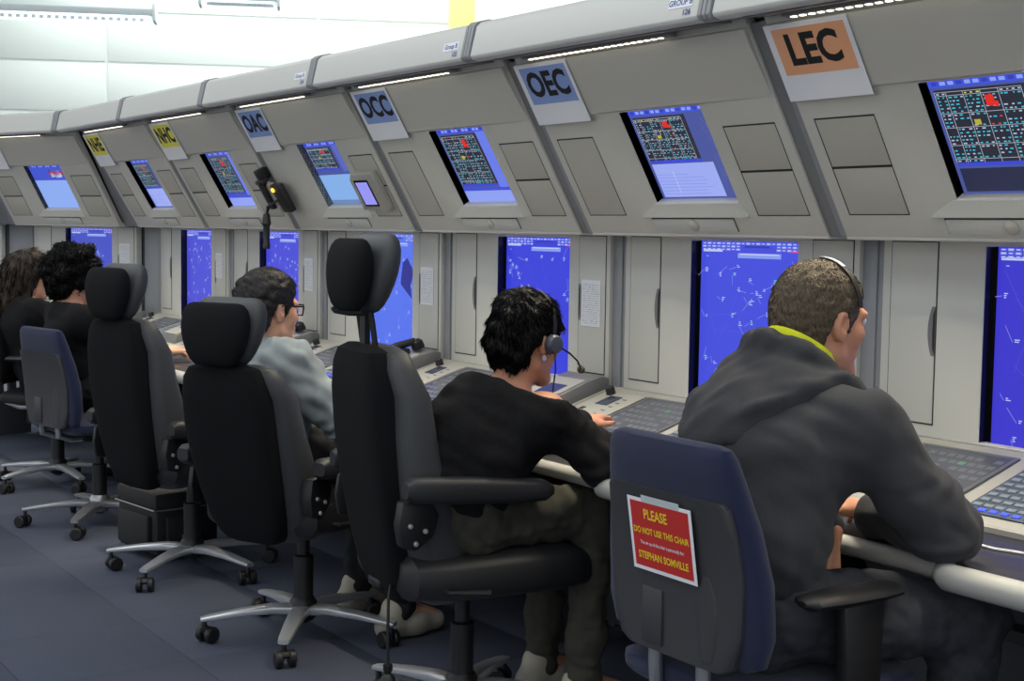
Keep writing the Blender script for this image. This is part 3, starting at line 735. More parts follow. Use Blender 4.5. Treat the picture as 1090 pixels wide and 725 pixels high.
# small silver side display fixed over the right of the OAC screen
Ms = MX(3) @ MS @ Matrix.Translation((.80, .105, .002))
sd = thing('side_display', 'small silver framed display stuck over the edge of the OAC overhead screen', 'display', M=Ms)
obj('frame', MB().prism([(0, 0), (.20, 0), (.20, .165), (.03, .165), (0, .14)], 0, .034, 'z'), 'silver_bezel', sd, bevel=.008)
obj('bezel', MB().bx(.035, .150, .022, .137, .034, .0352), 'black_gloss', sd)
m_ = MB(); m_.quad((.045, .030, .0357), (.140, .030, .0357), (.140, .128, .0357), (.045, .128, .0357), (158, 158, 255)); link('screen', m_.mesh('screen'), 'screen', sd)

# clamp, black unit with amber light and hanging microphone beside the OAC console
Mc = MX(3) @ MS
cu_ = thing('desk_microphone', 'black hanging microphone on a clamp with an amber light beside the OAC sign', 'microphone', M=Mc)
obj('clamp', MB().bx(-.03, .022, .262, .315, .0, .05).bx(-.02, .05, .255, .275, .03, .07), 'black_plastic', cu_, bevel=.006)
obj('arm', MB().bx(-.026, .022, .13, .268, .035, .062), 'black_plastic', cu_, bevel=.005)
ub = obj('speaker_unit', MB().bx(.085, .175, .112, .248, .03, .058), 'black_plastic', cu_, bevel=.005)
obj('unit_plate', MB().bx(.03, .085, .13, .25, .028, .05), 'silver_bezel', cu_, bevel=.003)
obj('amber_light', MB().lathe([(0, 0), (.010, 0), (.009, .006), (0, .009)], 14, (.104, .225, .058)), 'amber_led', ub)
Mi_ = Mc.inverted()
def wl(p): return Mi_ @ Vector(p)
X3 = -3*W
obj('cord', MB().tube([wl((X3+.12, -.265, 1.46)), wl((X3+.06, -.275, 1.435)), wl((X3+.01, -.28, 1.42)), wl((X3, -.28, 1.375))], .0055, 8), 'wire', cu_)
obj('cord', MB().tube([wl((X3, -.235, 1.47)), wl((X3-.004, -.262, 1.43)), wl((X3, -.28, 1.385))], .0055, 8), 'wire', cu_)
mp_ = [(0, 1.392), (.014, 1.39), (.017, 1.37), (.021, 1.345), (.015, 1.335), (.014, 1.26), (.017, 1.252), (.015, 1.235), (0, 1.232)]
mm_ = MB().lathe(mp_, 14, (X3, -.28, 0)); mm_.v = [tuple(wl(p)) for p in mm_.v]
obj('microphone_body', mm_, 'black_plastic', cu_)

# bag under the empty chair
bg = thing('bag', 'black trolley bag standing on the carpet under the empty tall chair', 'bag', (-2.96, -.84, 0), R(8))
obj('body', MB().bx(-.17, .17, -.14, .14, .018, .265), 'bag', bg, bevel=.022)
obj('flap', MB().bx(-.172, .172, -.146, .146, .20, .275), 'bag', bg, bevel=.018)
obj('front_pocket', MB().bx(-.13, .13, -.162, -.135, .04, .18), 'bag', bg, bevel=.012)
obj('side_pocket', MB().bx(.165, .185, -.1, .1, .04, .18), 'bag', bg, bevel=.008)
obj('zip', MB().tube([(-.168, -.149, .206), (.168, -.149, .206), (.176, -.1, .206), (.176, .1, .206)], .003, 6), 'silver', bg)
obj('handle', MB().tube([(-.07, 0, .27), (-.065, 0, .292), (.065, 0, .292), (.07, 0, .27)], .009, 8), 'black_plastic', bg)
for sx_ in (-1, 1): obj('foot', MB().lathe([(0, 0), (.014, 0), (.014, .02), (0, .02)], 12, (sx_*.13, -.10, 0)), 'black_plastic', bg)
for sx_ in (-1, 1): obj('wheel', MB().lathe([(0, -.01), (.022, -.01), (.022, .01), (0, .01)], 14, (sx_*.14, .12, .022), Matrix.Rotation(R(90), 3, 'Y')), 'black_plastic', bg)

# cable on the worktop by the hooded man's elbow
tag(obj('cable', MB().tube([(.62, -.50, .7035), (.70, -.47, .7035), (.78, -.48, .7035), (.86, -.455, .7035), (.96, -.47, .7035), (1.05, -.44, .7035), (1.15, -.43, .7035), (1.3, -.47, .7035)], .0032, 8), 'wire_white'), 'thin white cable lying on the worktop right of the hooded man', 'cable')

# ------------------------------------------------------------------ people: continuous bodies from blended limbs
class Field:
    def __init__(s, lo, hi, h):
        s.lo = np.array(lo, float); s.h = h; s.n = np.ceil((np.array(hi)-s.lo)/h).astype(int)+1
        s.ax = [(s.lo[i]+np.arange(s.n[i])*h).astype(np.float32) for i in range(3)]
        s.d = np.full(tuple(s.n), 9., np.float32)
    def sub(s, lo, hi):
        sl = []
        for i in range(3):
            a = int(max(0, math.floor((lo[i]-s.lo[i])/s.h))); b = int(min(s.n[i], math.ceil((hi[i]-s.lo[i])/s.h)+1)); sl.append(slice(a, max(a, b)))
        return tuple(sl), np.ix_(s.ax[0][sl[0]], s.ax[1][sl[1]], s.ax[2][sl[2]])
    def add(s, lo, hi, fn, k=.02):
        sl, (x, y, z) = s.sub(lo, hi)
        if 0 in s.d[sl].shape: return
        dd = fn(x, y, z).astype(np.float32); cur = s.d[sl]
        t = np.clip(.5+.5*(cur-dd)/k, 0, 1); s.d[sl] = cur*(1-t)+dd*t-k*t*(1-t)
    def cut(s, fn, lo=None, hi=None):
        sl, (x, y, z) = s.sub(s.lo if lo is None else lo, s.lo+s.n*s.h if hi is None else hi)
        s.d[sl] = np.maximum(s.d[sl], fn(x, y, z))
    def cone(s, a, b, ra, rb, k=.02, ax=None, sc_=1.):
        a = np.array(a, float); b = np.array(b, float); m = max(ra, rb)*max(1, sc_)+k+2*s.h
        lo = np.minimum(a, b)-m; hi = np.maximum(a, b)+m; ab = b-a; L2 = max(ab@ab, 1e-9)
        def fn(x, y, z):
            px, py, pz = x-a[0], y-a[1], z-a[2]
            t = np.clip((px*ab[0]+py*ab[1]+pz*ab[2])/L2, 0, 1)
            qx, qy, qz = px-t*ab[0], py-t*ab[1], pz-t*ab[2]
            if ax is not None:
                u = (qx*ax[0]+qy*ax[1]+qz*ax[2])*(1/sc_-1); qx = qx+u*ax[0]; qy = qy+u*ax[1]; qz = qz+u*ax[2]
            return np.sqrt(qx*qx+qy*qy+qz*qz)-(ra+(rb-ra)*t)
        s.add(lo, hi, fn, k)
    def ell(s, c, r, M, k=.02, cutter=False):
        c = np.array(c, float); M = np.array(M)     # columns: axes
        m = max(r)+k+2*s.h
        def fn(x, y, z):
            p = [x-c[0], y-c[1], z-c[2]]
            l = [sum(M[i][j]*p[i] for i in range(3)) for j in range(3)]
            k0 = np.sqrt(sum((l[j]/r[j])**2 for j in range(3))); k1 = np.sqrt(sum((l[j]/r[j]**2)**2 for j in range(3)))
            return k0*(k0-1)/np.maximum(k1, 1e-6)
        if cutter: s.cut(lambda x, y, z: -fn(x, y, z), c-m, c+m)
        else: s.add(c-m, c+m, fn, k)
    def mesh(s, name, disp=None, relax=1):
        d = s.d; neg = d < 0
        acc = np.zeros(tuple(s.n-1), np.int8)
        for i in (0, 1):
            for j in (0, 1):
                for k in (0, 1): acc += neg[i:s.n[0]-1+i, j:s.n[1]-1+j, k:s.n[2]-1+k]
        I, J, K = np.nonzero((acc > 0) & (acc < 8)); idx = np.full(acc.shape, -1, np.int32); idx[I, J, K] = np.arange(len(I))
        cr = [(i, j, k) for i in (0, 1) for j in (0, 1) for k in (0, 1)]
        val = np.stack([d[I+i, J+j, K+k] for i, j, k in cr], 1).astype(float)
        P = np.zeros((len(I), 3)); cnt = np.zeros(len(I))
        for a in range(8):
            for b in range(a+1, 8):
                df = np.array(cr[b])-np.array(cr[a])
                if np.abs(df).sum() != 1: continue
                va, vb = val[:, a], val[:, b]; mk = (va < 0) != (vb < 0)
                t = np.where(mk, va/np.where(mk, va-vb, 1), 0)
                P[mk] += (np.array(cr[a])+t[:, None]*df)[mk]; cnt += mk
        V = (np.stack([I, J, K], 1)+P/cnt[:, None])*s.h+s.lo
        Q = []
        for axis in range(3):
            sh = [slice(None)]*3; sh2 = [slice(None)]*3; sh[axis] = slice(0, -1); sh2[axis] = slice(1, None)
            A = neg[tuple(sh)]; B = neg[tuple(sh2)]
            e = np.array(np.nonzero(A != B)); u, v = [(1, 2), (2, 0), (0, 1)][axis]
            ok = (e[u] > 0) & (e[v] > 0) & (e[u] < s.n[u]-1) & (e[v] < s.n[v]-1); e = e[:, ok]
            f = A[tuple(e)]
            def cell(du, dv): c = e.copy(); c[u] += du; c[v] += dv; return idx[c[0], c[1], c[2]]
            q = np.stack([cell(-1, -1), cell(0, -1), cell(0, 0), cell(-1, 0)], 1)
            q[~f] = q[~f][:, ::-1]; Q.append(q)
        Q = np.concatenate(Q); Q = Q[(Q >= 0).all(1)]
        for _ in range(relax):
            sm = np.zeros_like(V); ct = np.zeros(len(V))
            for i in range(4):
                for j in (1, 3): np.add.at(sm, Q[:, i], V[Q[:, (i+j) % 4]]); np.add.at(ct, Q[:, i], 1)
            V = V*.5+.5*sm/np.maximum(ct, 1)[:, None]
        if disp is not None:
            n1 = np.cross(V[Q[:, 2]]-V[Q[:, 0]], V[Q[:, 3]]-V[Q[:, 1]]); N = np.zeros_like(V)
            for i in range(4): np.add.at(N, Q[:, i], n1)
            N /= np.maximum(np.linalg.norm(N, axis=1), 1e-12)[:, None]; V = V+N*disp(V)[:, None]
        me = bpy.data.meshes.new(name); me.vertices.add(len(V)); me.vertices.foreach_set('co', V.astype(np.float32).ravel())
        me.loops.add(Q.size); me.loops.foreach_set('vertex_index', Q.astype(np.int32).ravel())
        me.polygons.add(len(Q)); me.polygons.foreach_set('loop_start', np.arange(0, Q.size, 4, dtype=np.int32))
        me.update(calc_edges=True); me.validate()
        me.polygons.foreach_set('use_smooth', np.ones(len(me.polygons), bool))
        return me
def waves(V, f, seed, n=7, squash=(1, 1, 1)):
    r = np.random.RandomState(seed); o = np.zeros(len(V))
    for i in range(n):
        a = r.normal(size=3)*np.array(squash); a = a/np.linalg.norm(a)*f*(.6+.8*r.rand()); o += np.sin(V@a+r.rand()*6.28+1.3*np.sin(V@(r.normal(size=3)*f*.4)))
    return o/math.sqrt(n)
def rot(h, p=0., r=0.):     # heading (left +), pitch (up +), roll
    return np.array(Euler((p, r, h), 'ZXY').to_matrix()) if False else np.array((Matrix.Rotation(h, 3, 'Z') @ Matrix.Rotation(p, 3, 'X') @ Matrix.Rotation(r, 3, 'Y')))

def head(F, c, Rm, s, fem=False):
    L = lambda x, y, z: np.array(c)+Rm@(np.array((x, y, z))*s)
    F.ell(L(0, -.015, .035), (.076*s, .098*s, .088*s), Rm, .02)
    F.ell(L(0, -.04, -.015), (.062*s, .066*s, .07*s), Rm, .03)
    F.ell(L(0, .03, -.036), (.055*s, .062*s, .078*s), Rm, .025)
    for q in (-1, 1):
        F.cone(L(q*.052, .0, -.062), L(q*.012, .070, -.100), .019*s, .018*s, .02)
        F.ell(L(q*.036, .058, -.018), (.024*s, .024*s, .024*s), Rm, .02)
        F.cone(L(q*.015, .086, .026), L(q*.048, .070, .024), .011*s, .010*s, .012)
        F.ell(L(q*.079, -.008, .000), (.011*s, .019*s, .032*s), Rm, .007)
        F.cone(L(q*.076, -.008, -.022), L(q*.080, -.004, -.030), .008*s, .007*s, .006)
    F.cone(L(0, .088, .018), L(0, .106, -.022), .008*s, .0105*s, .012)
    F.ell(L(0, .098, -.028), (.016*s, .011*s, .008*s), Rm, .008)
    F.ell(L(0, .086, -.058), (.024*s, .013*s, .008*s), Rm, .006)
    F.ell(L(0, .083, -.070), (.021*s, .013*s, .007*s), Rm, .006)
    F.ell(L(0, .072, -.100), (.022*s, .018*s, .017*s), Rm, .015)
    for q in (-1, 1): F.ell(L(q*.084, -.002, .003), (.006*s, .010*s, .017*s), Rm, 0, cutter=True)
    return L
def hand(F, w, d, up, right, s=1., curl=.5):
    d = np.array(d, float); d /= np.linalg.norm(d); up = np.array(up, float); up = up-d*(up@d); up /= np.linalg.norm(up); x = np.cross(d, up)*(-1 if right else 1)   # x: away from pinky = thumb side is +x*
    w = np.array(w, float); L = lambda a, b, c: w+(x*a+d*b+up*c)*s
    for i, (kx, ky, ln, r) in enumerate(((.031, .088, .072, .0088), (.0105, .092, .080, .009), (-.0105, .088, .074, .0085), (-.030, .078, .058, .0078))):
        F.cone(L(kx*.55, .0, 0), L(kx, ky, 0), .017*s, .0125*s, .012)
        kn = L(kx, ky, .002); c1 = curl*(.8+.12*i)
        m1 = kn+(d*math.cos(c1)-up*math.sin(c1))*ln*.55*s + x*kx*.12*s; c2 = c1*1.9
        e1 = m1+(d*math.cos(c2)-up*math.sin(c2))*ln*.48*s
        F.cone(kn, m1, r*s, r*.93*s, .004); F.cone(m1, e1, r*.93*s, r*.8*s, .003)
    t0, t1, t2, t3 = L(.018, .02, -.006), L(.046, .052, -.012), L(.056, .085, -.018), L(.054, .112, -.022)
    F.cone(t0, t1, .016*s, .012*s, .01); F.cone(t1, t2, .011*s, .0098*s, .005); F.cone(t2, t3, .0098*s, .008*s, .003)

SHORT = ([-.13, -.065, -.04, -.022, .010, .016, .028, .05, .072, .1], [-.092, -.092, -.06, .024, .024, -.02, -.012, .05, .078, .092])
CROP = ([-.13, -.065, -.04, -.020, .008, .016, .030, .05, .08, .1], [-.086, -.088, -.070, .012, .012, -.035, -.02, .03, .055, .065])
CURLY = ([-.13, -.05, -.01, .02, .035, .05, .08, .1], [-.125, -.13, -.12, -.10, -.02, .035, .06, .07])
LONG = ([-.13, -.05, .0, .02, .04, .06, .09], [-.30, -.30, -.25, -.14, .0, .05, .07])
TUFT = {id(SHORT): (5000, .006, .0005, .18, .25), id(CROP): (3000, .022, .0016, .06, .22), id(CURLY): (2600, .020, .0030, .35, 1.6), id(LONG): (1600, .05, .0018, .02, .08)}
def tufts(me, crown, c, n, ln, wd_, lift, rnd, seed):
    """short pointed locks lying along the surface, running away from the crown"""
    r = np.random.RandomState(seed+50); nv = len(me.vertices); V = np.zeros(nv*3, np.float32); N = np.zeros(nv*3, np.float32)
    me.vertices.foreach_get('co', V); me.vertices.foreach_get('normal', N); V = V.reshape(-1, 3); N = N.reshape(-1, 3)
    out = (N*(V-c)).sum(1) > 0
    pick = r.choice(np.nonzero(out)[0], min(n, out.sum()), False)
    p = V[pick]; nn = N[pick]; d = p-crown+r.normal(size=p.shape)*rnd*.08; d -= nn*(d*nn).sum(1)[:, None]; d /= np.maximum(np.linalg.norm(d, axis=1), 1e-6)[:, None]
    sd_ = np.cross(d, nn); L_ = ln*(.5+r.rand(len(p)))[:, None]
    a = p-nn*.001-sd_*wd_; b = p-nn*.001+sd_*wd_; e = p+nn*wd_*1.2; t = p+d*L_+nn*L_*lift*(.3+r.rand(len(p)))[:, None]
    W_ = np.concatenate([np.stack([a, b, e, t], 1).reshape(-1, 3)]); k = nv+4*np.arange(len(p))
    Q = np.zeros(len(me.loops), np.int32); me.loops.foreach_get('vertex_index', Q)
    T = np.concatenate([np.stack([k, k+2, k+3], 1), np.stack([k+2, k+1, k+3], 1), np.stack([k+1, k, k+3], 1)])
    m2 = bpy.data.meshes.new('hair'); m2.vertices.add(nv+len(W_)); m2.vertices.foreach_set('co', np.concatenate([V, W_]).astype(np.float32).ravel())
    m2.loops.add(len(Q)+T.size); m2.loops.foreach_set('vertex_index', np.concatenate([Q, T.ravel().astype(np.int32)]))
    ls = np.concatenate([np.arange(0, len(Q), 4), len(Q)+3*np.arange(len(T))]).astype(np.int32)
    m2.polygons.add(len(ls)); m2.polygons.foreach_set('loop_start', ls); m2.update(calc_edges=True); m2.validate()
    m2.polygons.foreach_set('use_smooth', np.ones(len(m2.polygons), bool)); bpy.data.meshes.remove(me)
    return m2
def hair(c, Rm, s, style, vol, h, amp, freq, seed, squash=(1, 1, 1), extra=None):
    F = Field(np.array(c)-.30 if style is LONG else np.array(c)-.19, np.array(c)+.19, h)
    L = lambda x, y, z: np.array(c)+Rm@(np.array((x, y, z))*s)
    F.ell(L(0, -.015, .037), ((.076+vol)*s, (.098+vol)*s, (.088+vol*1.05)*s), Rm, .02)
    F.ell(L(0, -.042, -.018), ((.062+vol*.9)*s, (.064+vol*.9)*s, (.078+vol*.8)*s), Rm, .03)
    if extra: extra(F, L, Rm)
    def keep(x, y, z):
        p = [x-c[0], y-c[1], z-c[2]]; l = [sum(Rm[i][j]*p[i] for i in range(3))/s for j in range(3)]
        hz = np.interp(l[1], *style)
        return ((hz-l[2])*.75*s).astype(np.float32)
    F.cut(keep)
    me = F.mesh('hair', lambda V: amp*waves((V-np.array(c))@Rm, freq, seed, 9, squash), 1)
    return tufts(me, L(0, -.05, .11), np.array(c), *TUFT[id(style)], seed)

def person(label, J, look):
    t = thing('person', label, 'person', tuple(np.array(J['pelvis'])*[1, 1, 0]))
    base = np.array(t.location)
    s = look.get('s', 1.); Rm = rot(*J['headrot']); Rb = rot(J['heading']); rx = Rb[:, 0]; hx = look.get('h', .006)
    P = {k: np.array(v, float) for k, v in J.items() if k not in ('headrot', 'heading', 'handR', 'handL')}
    allp = np.array([v for k, v in P.items()]); lo = allp.min(0)-[.2, .2, .16]; hi = allp.max(0)+[.2, .2, .2]; lo[2] = max(lo[2], -.02)
    def torso(F, o, k=.05, pel=True):
        w = look.get('w', 1.)
        if pel: F.cone(P['pelvis'], P['mid'], .118*w+o, .108*w+o, k, rx, 1.36)
        else: F.cone(P['pelvis']*.45+P['mid']*.55, P['mid'], .108*w+o, .106*w+o, k, rx, 1.36)
        F.cone(P['mid'], P['chest'], .104*w+o, .108*w+o, k, rx, 1.38)
        F.cone(P['chest'], P['neckb']*.62+P['chest']*.38, .106*w+o, .078*w+o, k, rx, 1.45)
        for q in 'RL':
            F.cone(P['neckb']-[0, 0, .035], P['sh'+q], .046*w+o, .052*w+o, k)
            F.cone(P['sh'+q]-[0, 0, .01], P['chest']*.6+P['sh'+q]*.4-[0, 0, .03], .052*w+o, .076*w+o, k)
    def arm(F, q, o, k=.03, end=1.):
        F.cone(P['sh'+q], P['el'+q], .056*s+o, .043*s+o, k)
        F.cone(P['el'+q], P['el'+q]*(1-end)+P['wr'+q]*end, .043*s+o, (.043-.016*end)*s+o, .02)
    def legs(F, o, k=.04):
        for q in 'RL':
            F.cone(P['hip'+q], P['kn'+q], .088*s*look.get('thigh', 1)+o, .058*s+o, k); F.cone(P['kn'+q], P['an'+q], .056*s+o, .038*s+o, .03)
    # body
    F = Field(lo, hi, hx)
    torso(F, -.010); legs(F, -.010)
    for q in 'RL': arm(F, q, -.006); hand(F, P['wr'+q], J['hand'+q][0], J['hand'+q][1], q == 'R', s, J['hand'+q][2])
    for q in 'RL':
        F.cone(P['wr'+q]*.85+P['el'+q]*.15, P['wr'+q], .027*s, .024*s, .015)
        F.cone(P['an'+q], P['an'+q]+Rb@np.array([0, .13, -.045]), .036*s, .026*s, .02)
    hsc = look.get('hs', s)
    Lh = head(F, P['head'], Rm, hsc)
    F.cone(P['neckb']-[0, 0, .03], Lh(0, -.018, -.055), .060*s*look.get('neck', 1), .054*s*look.get('neck', 1), .025)
    loc = lambda me: (me.transform(Matrix.Translation(-t.location)), me)[1]
    link('body', loc(F.mesh('body')), look.get('skin', 'skin'), t)
    for q in (-1, 1):
        link('eye', loc(MB().lathe([(.012*math.sin(math.pi*i/8)+1e-4, -.012*math.cos(math.pi*i/8)) for i in range(9)], 12, tuple(Lh(q*.032, .077, .010))).mesh('eye')), 'eye_white', t)
    # trousers
    F = Field(lo, hi, hx)
    F.cone(P['pelvis'], P['pelvis']*.5+P['mid']*.5, .122+.004, .114+.006, .05, rx, 1.42); legs(F, .012)
    hem = min(P['anR'][2], P['anL'][2])-.035
    F.cut(lambda x, y, z: hem-z+0*x+0*y)
    link('trousers', loc(F.mesh('trousers', lambda V: .005*waves(V, 55, 3, 7, (1, .5, 1))+.0025*waves(V, 110, 6, 6))), look['legs'], t)
    # top
    F = Field(lo, hi, hx); o = look.get('loose', .012)
    torso(F, o, .05, False)
    for q in 'RL': arm(F, q, o, .035, look.get('sleeve', .92))
    if 'top_extra' in look: look['top_extra'](F, P, rx, Rb)
    look['field'] = F.d.copy(); look['box'] = (lo, hi, hx)
    nd = (P['head']-P['neckb']); nd /= np.linalg.norm(nd)
    if look.get('neckcut', True):
        def kcut(x, y, z):
            a = P['neckb']+[0, 0, look.get('collar', .012)]
            return (((x-a[0])*nd[0]+(y-a[1])*nd[1]+(z-a[2])*nd[2])*.9).astype(np.float32)
        F.cut(kcut, P['neckb']-.14, P['neckb']+.2)
    fa = look.get('fold', .006)
    def folds(V):
        o_ = fa*waves(V, 30, look.get('seed', 1), 6, (1, 1, .6))+fa*.5*waves(V, 75, 5, 6)
        for q in 'RL':      # creases gather at the elbow
            dd = np.linalg.norm(V-P['el'+q], axis=1); ax = (P['wr'+q]-P['sh'+q]); ax = ax/np.linalg.norm(ax)
            o_ += fa*1.0*np.exp(-(dd/.10)**2)*np.sin((V@ax)*130+3*np.sin(V[:, 2]*40))
        return o_
    top = link(look['topname'], loc(F.mesh(look['topname'], folds)), look['top'], t)
    # shoes
    for q in 'RL':
        a = P['an'+q]; Fs = Field(a-[.16, .14, .14], a+[.16, .3, .06], .006); fd = Rb@np.array([0, 1, 0])
        g = np.array([a[0], a[1], .045]); Fs.cone(g-fd*.05, g+fd*.06, .040, .043, .02); Fs.cone(g+fd*.05, g+fd*.15-[0, 0, .008], .044, .034, .03); Fs.cone(g-fd*.03+[0, 0, .01], g-fd*.02+[0, 0, .055], .040, .042, .02)
        Fs.cut(lambda x, y, z: (.004-z)+0*x+0*y)
        link('shoe', loc(Fs.mesh('shoe')), look.get('shoe', 'shoe_dark'), t)
    hm = hair(P['head'], Rm, hsc, *look['hair'][:1], *look['hair'][1:])
    link('hair', loc(hm), look['hairmat'], t)
    return t, Lh, Rm, P, top, loc

# man in the dark hoodie
man, Lh, Rm, P, top, loc = person('man in a dark grey hoodie with a neon yellow collar, leaning on the desk', dict(
    heading=R(-4), headrot=(R(-9), R(-4), R(2)), pelvis=(.535, -.94, .60), mid=(.545, -.945, .75), chest=(.535, -.895, .89), neckb=(.52, -.82, 1.02), head=(.525, -.728, 1.153),
    shR=(.70, -.80, .955), shL=(.385, -.81, .955), elR=(.805, -.66, .765), elL=(.31, -.78, .74), wrR=(.565, -.595, .752), wrL=(.60, -.765, .735),
    handR=((-.95, .45, .0), (.1, .1, 1), .5), handL=((.30, -.12, -.95), (.6, .7, .1), .6),
    hipR=(.63, -.92, .595), hipL=(.44, -.92, .595), knR=(.79, -.56, .575), knL=(.40, -.54, .575), anR=(.74, -.60, .10), anL=(.40, -.55, .10)),
    HOODIE := dict(s=1.02, hs=.97, w=1.04, top='hoodie', topname='hoodie', legs='denim', loose=.019, fold=.005, collar=.03, h=.0055, seed=4, skin='skin',
         hair=(SHORT, .007, .0042, .0012, 260, 2), hairmat='hair_short', neck=1.05))
cm = MB(); rg = []
for i in range(25):     # neon collar
    a = 2*math.pi*i/24; c_ = P['neckb']+np.array([.002, .042, .060]); u = np.array([math.cos(a)*.066, math.sin(a)*.070, -.042*math.sin(a)])
    rg.append([tuple(c_+u*1.12+[0, 0, -.03]), tuple(c_+u*1.12+[0, 0, .004]), tuple(c_+u*1.02+[0, 0, .026]), tuple(c_+u*.95+[0, 0, .022]), tuple(c_+u*.95+[0, 0, -.03])])
cm.rings(rg, True, False); link('collar', loc(cm.mesh('collar')), 'neon', man)
Fh = Field(*HOODIE['box']); Fh.d = HOODIE['field']-.020; Rb_ = rot(R(-4)); HB = lambda x, y, z: P['neckb']+Rb_@np.array((x, y, z))
rp = [HB(.088*math.cos(2*math.pi*i/20), .034+.096*math.sin(2*math.pi*i/20), .046-.060*math.sin(2*math.pi*i/20)) for i in range(21)]
for i in range(20): Fh.cone(rp[i], rp[i+1], .021, .021, .012)
Fh.ell(HB(0, -.068, .020), (.112, .050, .074), Rb_@np.array(Matrix.Rotation(R(-30), 3, 'X')), .03)
Fh.ell(HB(0, -.120, -.040), (.108, .052, .060), Rb_@np.array(Matrix.Rotation(R(-25), 3, 'X')), .04)
def hood_edge(x, y, z):     # keep what lies above the slanting lower edge, close round the neck
    p = [x-P['neckb'][0], y-P['neckb'][1], z-P['neckb'][2]]; l = [sum(Rb_[i][j]*p[i] for i in range(3)) for j in range(3)]
    lower = (-.032+.30*l[1])-l[2]
    side = np.sqrt((l[0]/.150)**2+((l[1]+.02)/.215)**2)-1
    return np.maximum(lower*.95, side*.13).astype(np.float32)
Fh.cut(hood_edge)
nk0, nk1 = HB(0, -.005, -.03), HB(.005, .095, .135)
def neck_hole(x, y, z):
    ab = nk1-nk0; t = np.clip(((x-nk0[0])*ab[0]+(y-nk0[1])*ab[1]+(z-nk0[2])*ab[2])/(ab@ab), 0, 1.4)
    return (.066-np.sqrt((x-nk0[0]-t*ab[0])**2+(y-nk0[1]-t*ab[1])**2+(z-nk0[2]-t*ab[2])**2)).astype(np.float32)
Fh.cut(neck_hole)
link('hood', loc(Fh.mesh('hood', lambda V: .003*waves(V, 45, 21, 6)+.0025*waves(V, 80, 22, 6), 4)), 'hoodie', man)
# his headset: a thin band over the crown ending at the temple
hsM = thing('headset', 'thin headset band over the short hair of the hooded man', 'headset', tuple(P['head']))
def band(Lh, o, w, t, y0, y1, rx_, rz_, a0=-100, a1=100, n=28):
    rgs = []
    for i in range(n+1):
        a = R(a0+(a1-a0)*i/n); y = y0+(y1-y0)*abs(math.sin(a))
        c = np.array([rx_*math.sin(a), y, .02+rz_*math.cos(a)]); nn = np.array([math.sin(a), 0, math.cos(a)])
        rgs.append([tuple(np.array(Lh(*(c+np.array([0, dy, 0])+nn*dn)))-o) for dy, dn in ((-w, 0), (w, 0), (w, t), (-w, t))])
    m = MB(); m.rings(rgs, True, True); return m
oH = np.array(P['head'])
obj('headband', band(Lh, oH, .005, .003, -.015, .030, .087, .113, -95, 80), 'wire', hsM, ang=50)
obj('band_highlight', band(Lh, oH, .0045, .0015, -.0145, .030, .0905, .1165, -8, 30, 10), 'wire_white', hsM, ang=50)  # white strip laid on the dark band as its painted highlight
wt = thing('wristwatch', 'dark wristwatch on the lowered hand of the hooded man', 'watch', (.60, -.765, .735))
Mt = Matrix.Rotation(R(78), 3, 'Y')
obj('strap', MB().lathe([(.030, -.010), (.033, -.010), (.033, .010), (.030, .010)], 20, (-.012, 0, .002), Mt), 'black_plastic', wt)
obj('case', MB().lathe([(0, 0), (.018, 0), (.018, .007), (.015, .009), (0, .009)], 18, (-.006, -.033, .004), Matrix.Rotation(R(90), 3, 'X')), 'black_gloss', wt)

# woman with the headset
wom, Lh, Rm, P, top, loc = person('woman in a black sweater with cropped black hair, at the OEC console', dict(
    heading=R(4), headrot=(R(8), R(-8), R(0)), pelvis=(-.57, -.93, .585), mid=(-.55, -.935, .70), chest=(-.515, -.895, .795), neckb=(-.478, -.832, .922), head=(-.472, -.775, 1.045),
    shR=(-.345, -.80, .868), shL=(-.61, -.81, .862), elR=(-.275, -.675, .752), elL=(-.72, -.64, .752), wrR=(-.425, -.54, .752), wrL=(-.68, -.44, .775),
    handR=((-.75, .6, .05), (.0, .1, 1), .45), handL=((-.45, .9, .12), (0, -.2, 1), .4),
    hipR=(-.49, -.91, .585), hipL=(-.65, -.91, .585), knR=(-.42, -.58, .585), knL=(-.66, -.56, .585), anR=(-.46, -.58, .10), anL=(-.68, -.56, .10)),
    dict(s=.96, w=.98, thigh=.86, top='sweater', topname='sweater', legs='khaki', loose=.018, fold=.0065, collar=.0, h=.0055, seed=9, skin='skin',
         hair=(CROP, .013, .0048, .0055, 95, 5, (1, 1, .45)), hairmat='hair_black', shoe='shoe_light', neck=.92))
hs = thing('headset', 'black headset with ear cup and microphone boom on the woman in black', 'headset', tuple(P['head']))
oH = np.array(P['head'])
obj('headband', band(Lh, oH, .006, .003, .005, .012, .094, .119, -95, 95), 'black_plastic', hs, ang=50)
Rx = Matrix(Rm.tolist())
ec = obj('ear_cup', MB().lathe([(0, -.014), (.023, -.014), (.0265, -.006), (.0255, .006), (.021, .014), (.009, .017), (0, .017)], 22, tuple(np.array(Lh(.096, .012, -.004))-oH), Rx @ Matrix.Rotation(R(90), 3, 'Y')), 'headset_grey', hs)
obj('ear_pad', MB().lathe([(0, -.02), (.024, -.02), (.0275, -.014), (.024, -.009), (0, -.009)], 22, tuple(np.array(Lh(.096, .012, -.004))-oH), Rx @ Matrix.Rotation(R(90), 3, 'Y')), 'foam', ec)
bp_ = [np.array(Lh(*p))-oH for p in ((.108, .02, -.008), (.112, .06, -.022), (.105, .10, -.040), (.085, .135, -.058))]
bo = obj('microphone_boom', MB().tube(bp_, .0026, 8), 'wire', hs)
obj('microphone_foam', MB().tube([bp_[-1]+(bp_[-1]-bp_[-2])*q for q in (-.05, .05, .25, .42, .5)], [.004, .009, .0105, .008, .003], 12), 'foam', bo)
